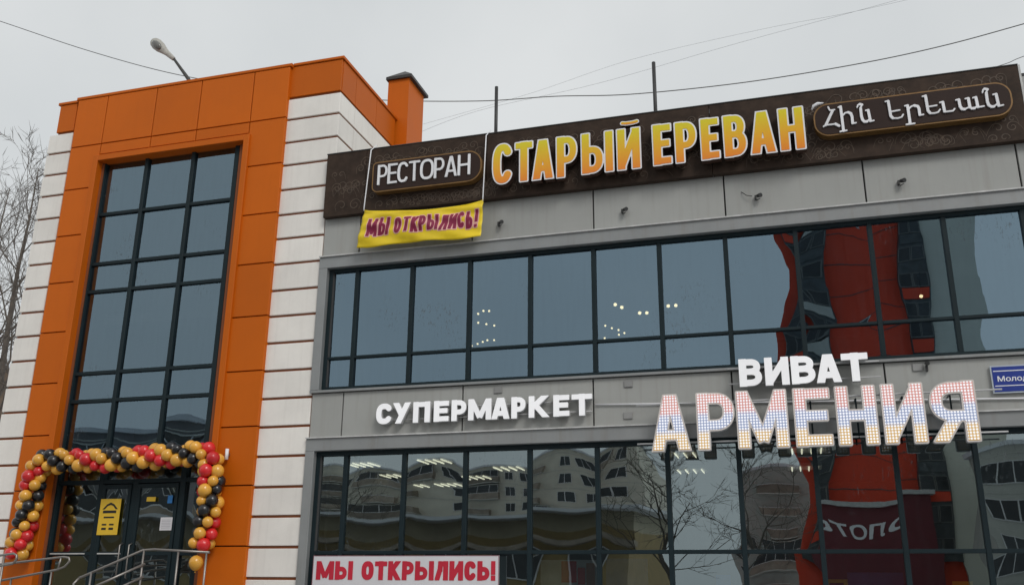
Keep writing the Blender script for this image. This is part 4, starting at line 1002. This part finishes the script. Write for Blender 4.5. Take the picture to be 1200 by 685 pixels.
def balcony_mesh(w_, glazed):
    bm = bmesh.new(); abox(bm, -w_/2, w_/2, 0, 1.1, 0, .15, 0, 1); abox(bm, -w_/2, w_/2, 1.0, 1.1, .15, 1.15, 0, 0); abox(bm, -w_/2, w_/2, .98, 1.14, 1.16, 1.24, 0, 3)
    abox(bm, -w_/2, -w_/2+.08, 0, 1.0, .15, 1.15, 0, 0); abox(bm, w_/2-.08, w_/2, 0, 1.0, .15, 1.15, 0, 0)
    if glazed:
        abox(bm, -w_/2+.05, w_/2-.05, .98, 1.02, 1.15, 2.45, 0, 2)
        for i in range(5): x = -w_/2+.05+(w_-.16)*i/4; abox(bm, x, x+.06, .97, 1.06, 1.15, 2.45, 0, 3)
        abox(bm, -w_/2, w_/2, 0, 1.15, 2.45, 2.55, 0, 1)
    me = bpy.data.meshes.new('balcony'); bm.to_mesh(me); bm.free()
    for m_ in (balc, panelg, winm, framew): me.materials.append(m_)
    return me
BG_, BO_ = balcony_mesh(5.6, True), balcony_mesh(3.2, False)
def apartment(x0, x1, Y, floors, label, m_, seed, fh=2.8, base=.8):
    rn = random.Random(seed); H = base+floors*fh+.6
    t = empty('apartment_block', ((x0+x1)/2, Y-6, 0), label, 'apartment block')
    box('wall', x0, x1, Y-12, Y, 0, H, m_, t); box('roof', x0-.3, x1+.3, Y-12.3, Y+.35, H, H+.35, snow, t)
    bm = bmesh.new()
    for f_ in range(floors+1): abox(bm, x0, x1, Y, Y+.05, base+f_*fh-.05, base+f_*fh+.05)
    mesh_bm('string_course', bm, panelg, t)
    x = x0+1.3; pat = [W3, 'B', W2, W3, 'B', W2]; i = 0
    while x < x1-2.5:
        k_ = pat[i % len(pat)]; wd_ = 6.2 if k_ == 'B' else (3.4 if k_ is W3 else 2.6)
        for f_ in range(floors):
            z = base+f_*fh+1.5
            if k_ == 'B': o = link('balcony', rn.choice((BG_, BG_, BO_)), t); p_ = Vector((x+wd_/2-1.2, Y+.0, base+f_*fh+.06))
            else: o = link('window', k_, t); p_ = Vector((x+wd_/2-1.2, Y+.02, z))
            o.location = p_ - wloc(t)
        x += wd_; i += 1
    return t
apartment(-190, -30, -172, 9, 'long beige panel block mirrored in the left shop panes', panelm, 1)
apartment(16.2, 95, -78, 4, 'grey four storey block mirrored in the shop panes at the right edge', panelg, 2, base=2.5)
apartment(-9.5, 1.5, -142, 7, 'pale block mirrored between the bare tree and the red tower block', mat('whitish render', (.42,.43,.40), .9), 5)
# low shop with a snowy roof in front of it
t = empty('low_shop', (-20,-40,0), 'low ochre shop with a snow covered canopy mirrored in the left shop panes', 'shop')
box('wall', -60, -9.2, -52, -40, 0, 5.1, ochre, t); box('roof', -60.6, -8.7, -52.5, -38.2, 5.95, 6.10, snow, t); box('parapet', -60, -9.2, -52, -40.002, 5.1, 5.95, mat('tan parapet', (.42,.38,.28), .9), t); box('canopy', -60.2, -9.0, -39.95, -38.4, 4.35, 4.6, balc, t)
sw = win_mesh(2.6, 1.7, 2)
for i in range(12): o = link('window', sw, t); o.location = Vector((-58+i*4.2, -39.97, 3.0)) - wloc(t)
apartment(-115, -57, -66, 5, 'grey five storey block mirrored low in the tall tower glazing', mat('slate render', (.16,.16,.17), .9), 9, base=1.5, fh=3.0)
# tall red tower block
RY = -95
t = empty('tower_block', (8, RY-8, 0), 'tall red and grey tower block mirrored in the panes right of the middle', 'tower block')
box('red_wall', -.3, 16.0, RY-16, RY, 0, 58, redm, t); box('grey_wall', 15.22, 21.2, RY-15, RY+.6, 0, 58, mat('grey beige render', (.60,.60,.53), .9, var=.05, scale=.3), t)
darkp = mat('charcoal balcony cladding', (.06,.07,.075), .5, var=.5, scale=1.5)
FT = [('dark_bay', .5, 2.6, 1.2), ('dark_bay', 3.2, 5.6, .8), ('dark_bay', 13.0, 15.2, .9)]
for nm_, x0, x1, dy in FT: box(nm_, x0, x1, RY, RY+dy, 4.4, 57.5, darkp, t)
W1 = win_mesh(.9, 1.3, 1).copy(); W1.materials[1] = mat('dull window frame', (.16,.16,.15), .6)
for f_ in range(19):
    z = 5+f_*2.8
    for (nm_, x0, x1, dy), mm_ in zip(FT, (redm, panelg, redm)):
        if (f_*7+int(x0)) % 5: box('balcony_front', x0+.1, x1-.1, RY+dy+.01, RY+dy+.1, z, z+.95, mm_ if f_ % 3 else darkp, t)
    for x in (1.0, 2.0, 3.8, 5.0, 13.5, 14.6): o = link('window', W1, t); o.location = Vector((x, RY+(1.22 if x < 2.5 else .92 if x > 12 else .82), z+1.75)) - wloc(t)
    if f_ % 4 == 1: o = link('window', W2, t); o.location = Vector((8.2, RY+.02, z+1.4)) - wloc(t)
for f_ in range(1, 20):
    box('panel_seam', 5.65, 12.95, RY, RY+.04, 4.4+f_*2.8, 4.47+f_*2.8, darkp, t)
shopm = mat('maroon fascia', (.15,.02,.03), .6, var=.1)
box('shop_fascia', 1.5, 13.4, RY, RY+2.2, 0, 11.2, shopm, t); box('shop_roof', 1.2, 13.7, RY, RY+2.6, 11.2, 11.6, whtedge, t)
sg = ftext('Золото', 3.6, 11.2, 8.6, 10.2, 0, .05, whiteletter, t, .01, 'lettering')
if sg:
    sg.rotation_euler = (0, 0, PI); sg.location = Vector((11.2, RY+2.26, 8.6)) - wloc(t)
tree('street_tree', (-6.2, -31, 0), 8.6, 21, 'bare spreading tree mirrored in the shop pane under the letter А', .16, .8, 7, group=None, twig=1.6, kids=(3,4))
tree('street_tree', (-2.6, -36, 0), 9.2, 22, 'bare dark tree mirrored beside the red tower block', .16, .7, 6, twig=1.6)
tree('street_tree', (-36, -58, 0), 11, 23, 'bare tree across the street, left of the low shop', .2, .7, 6, twig=2)
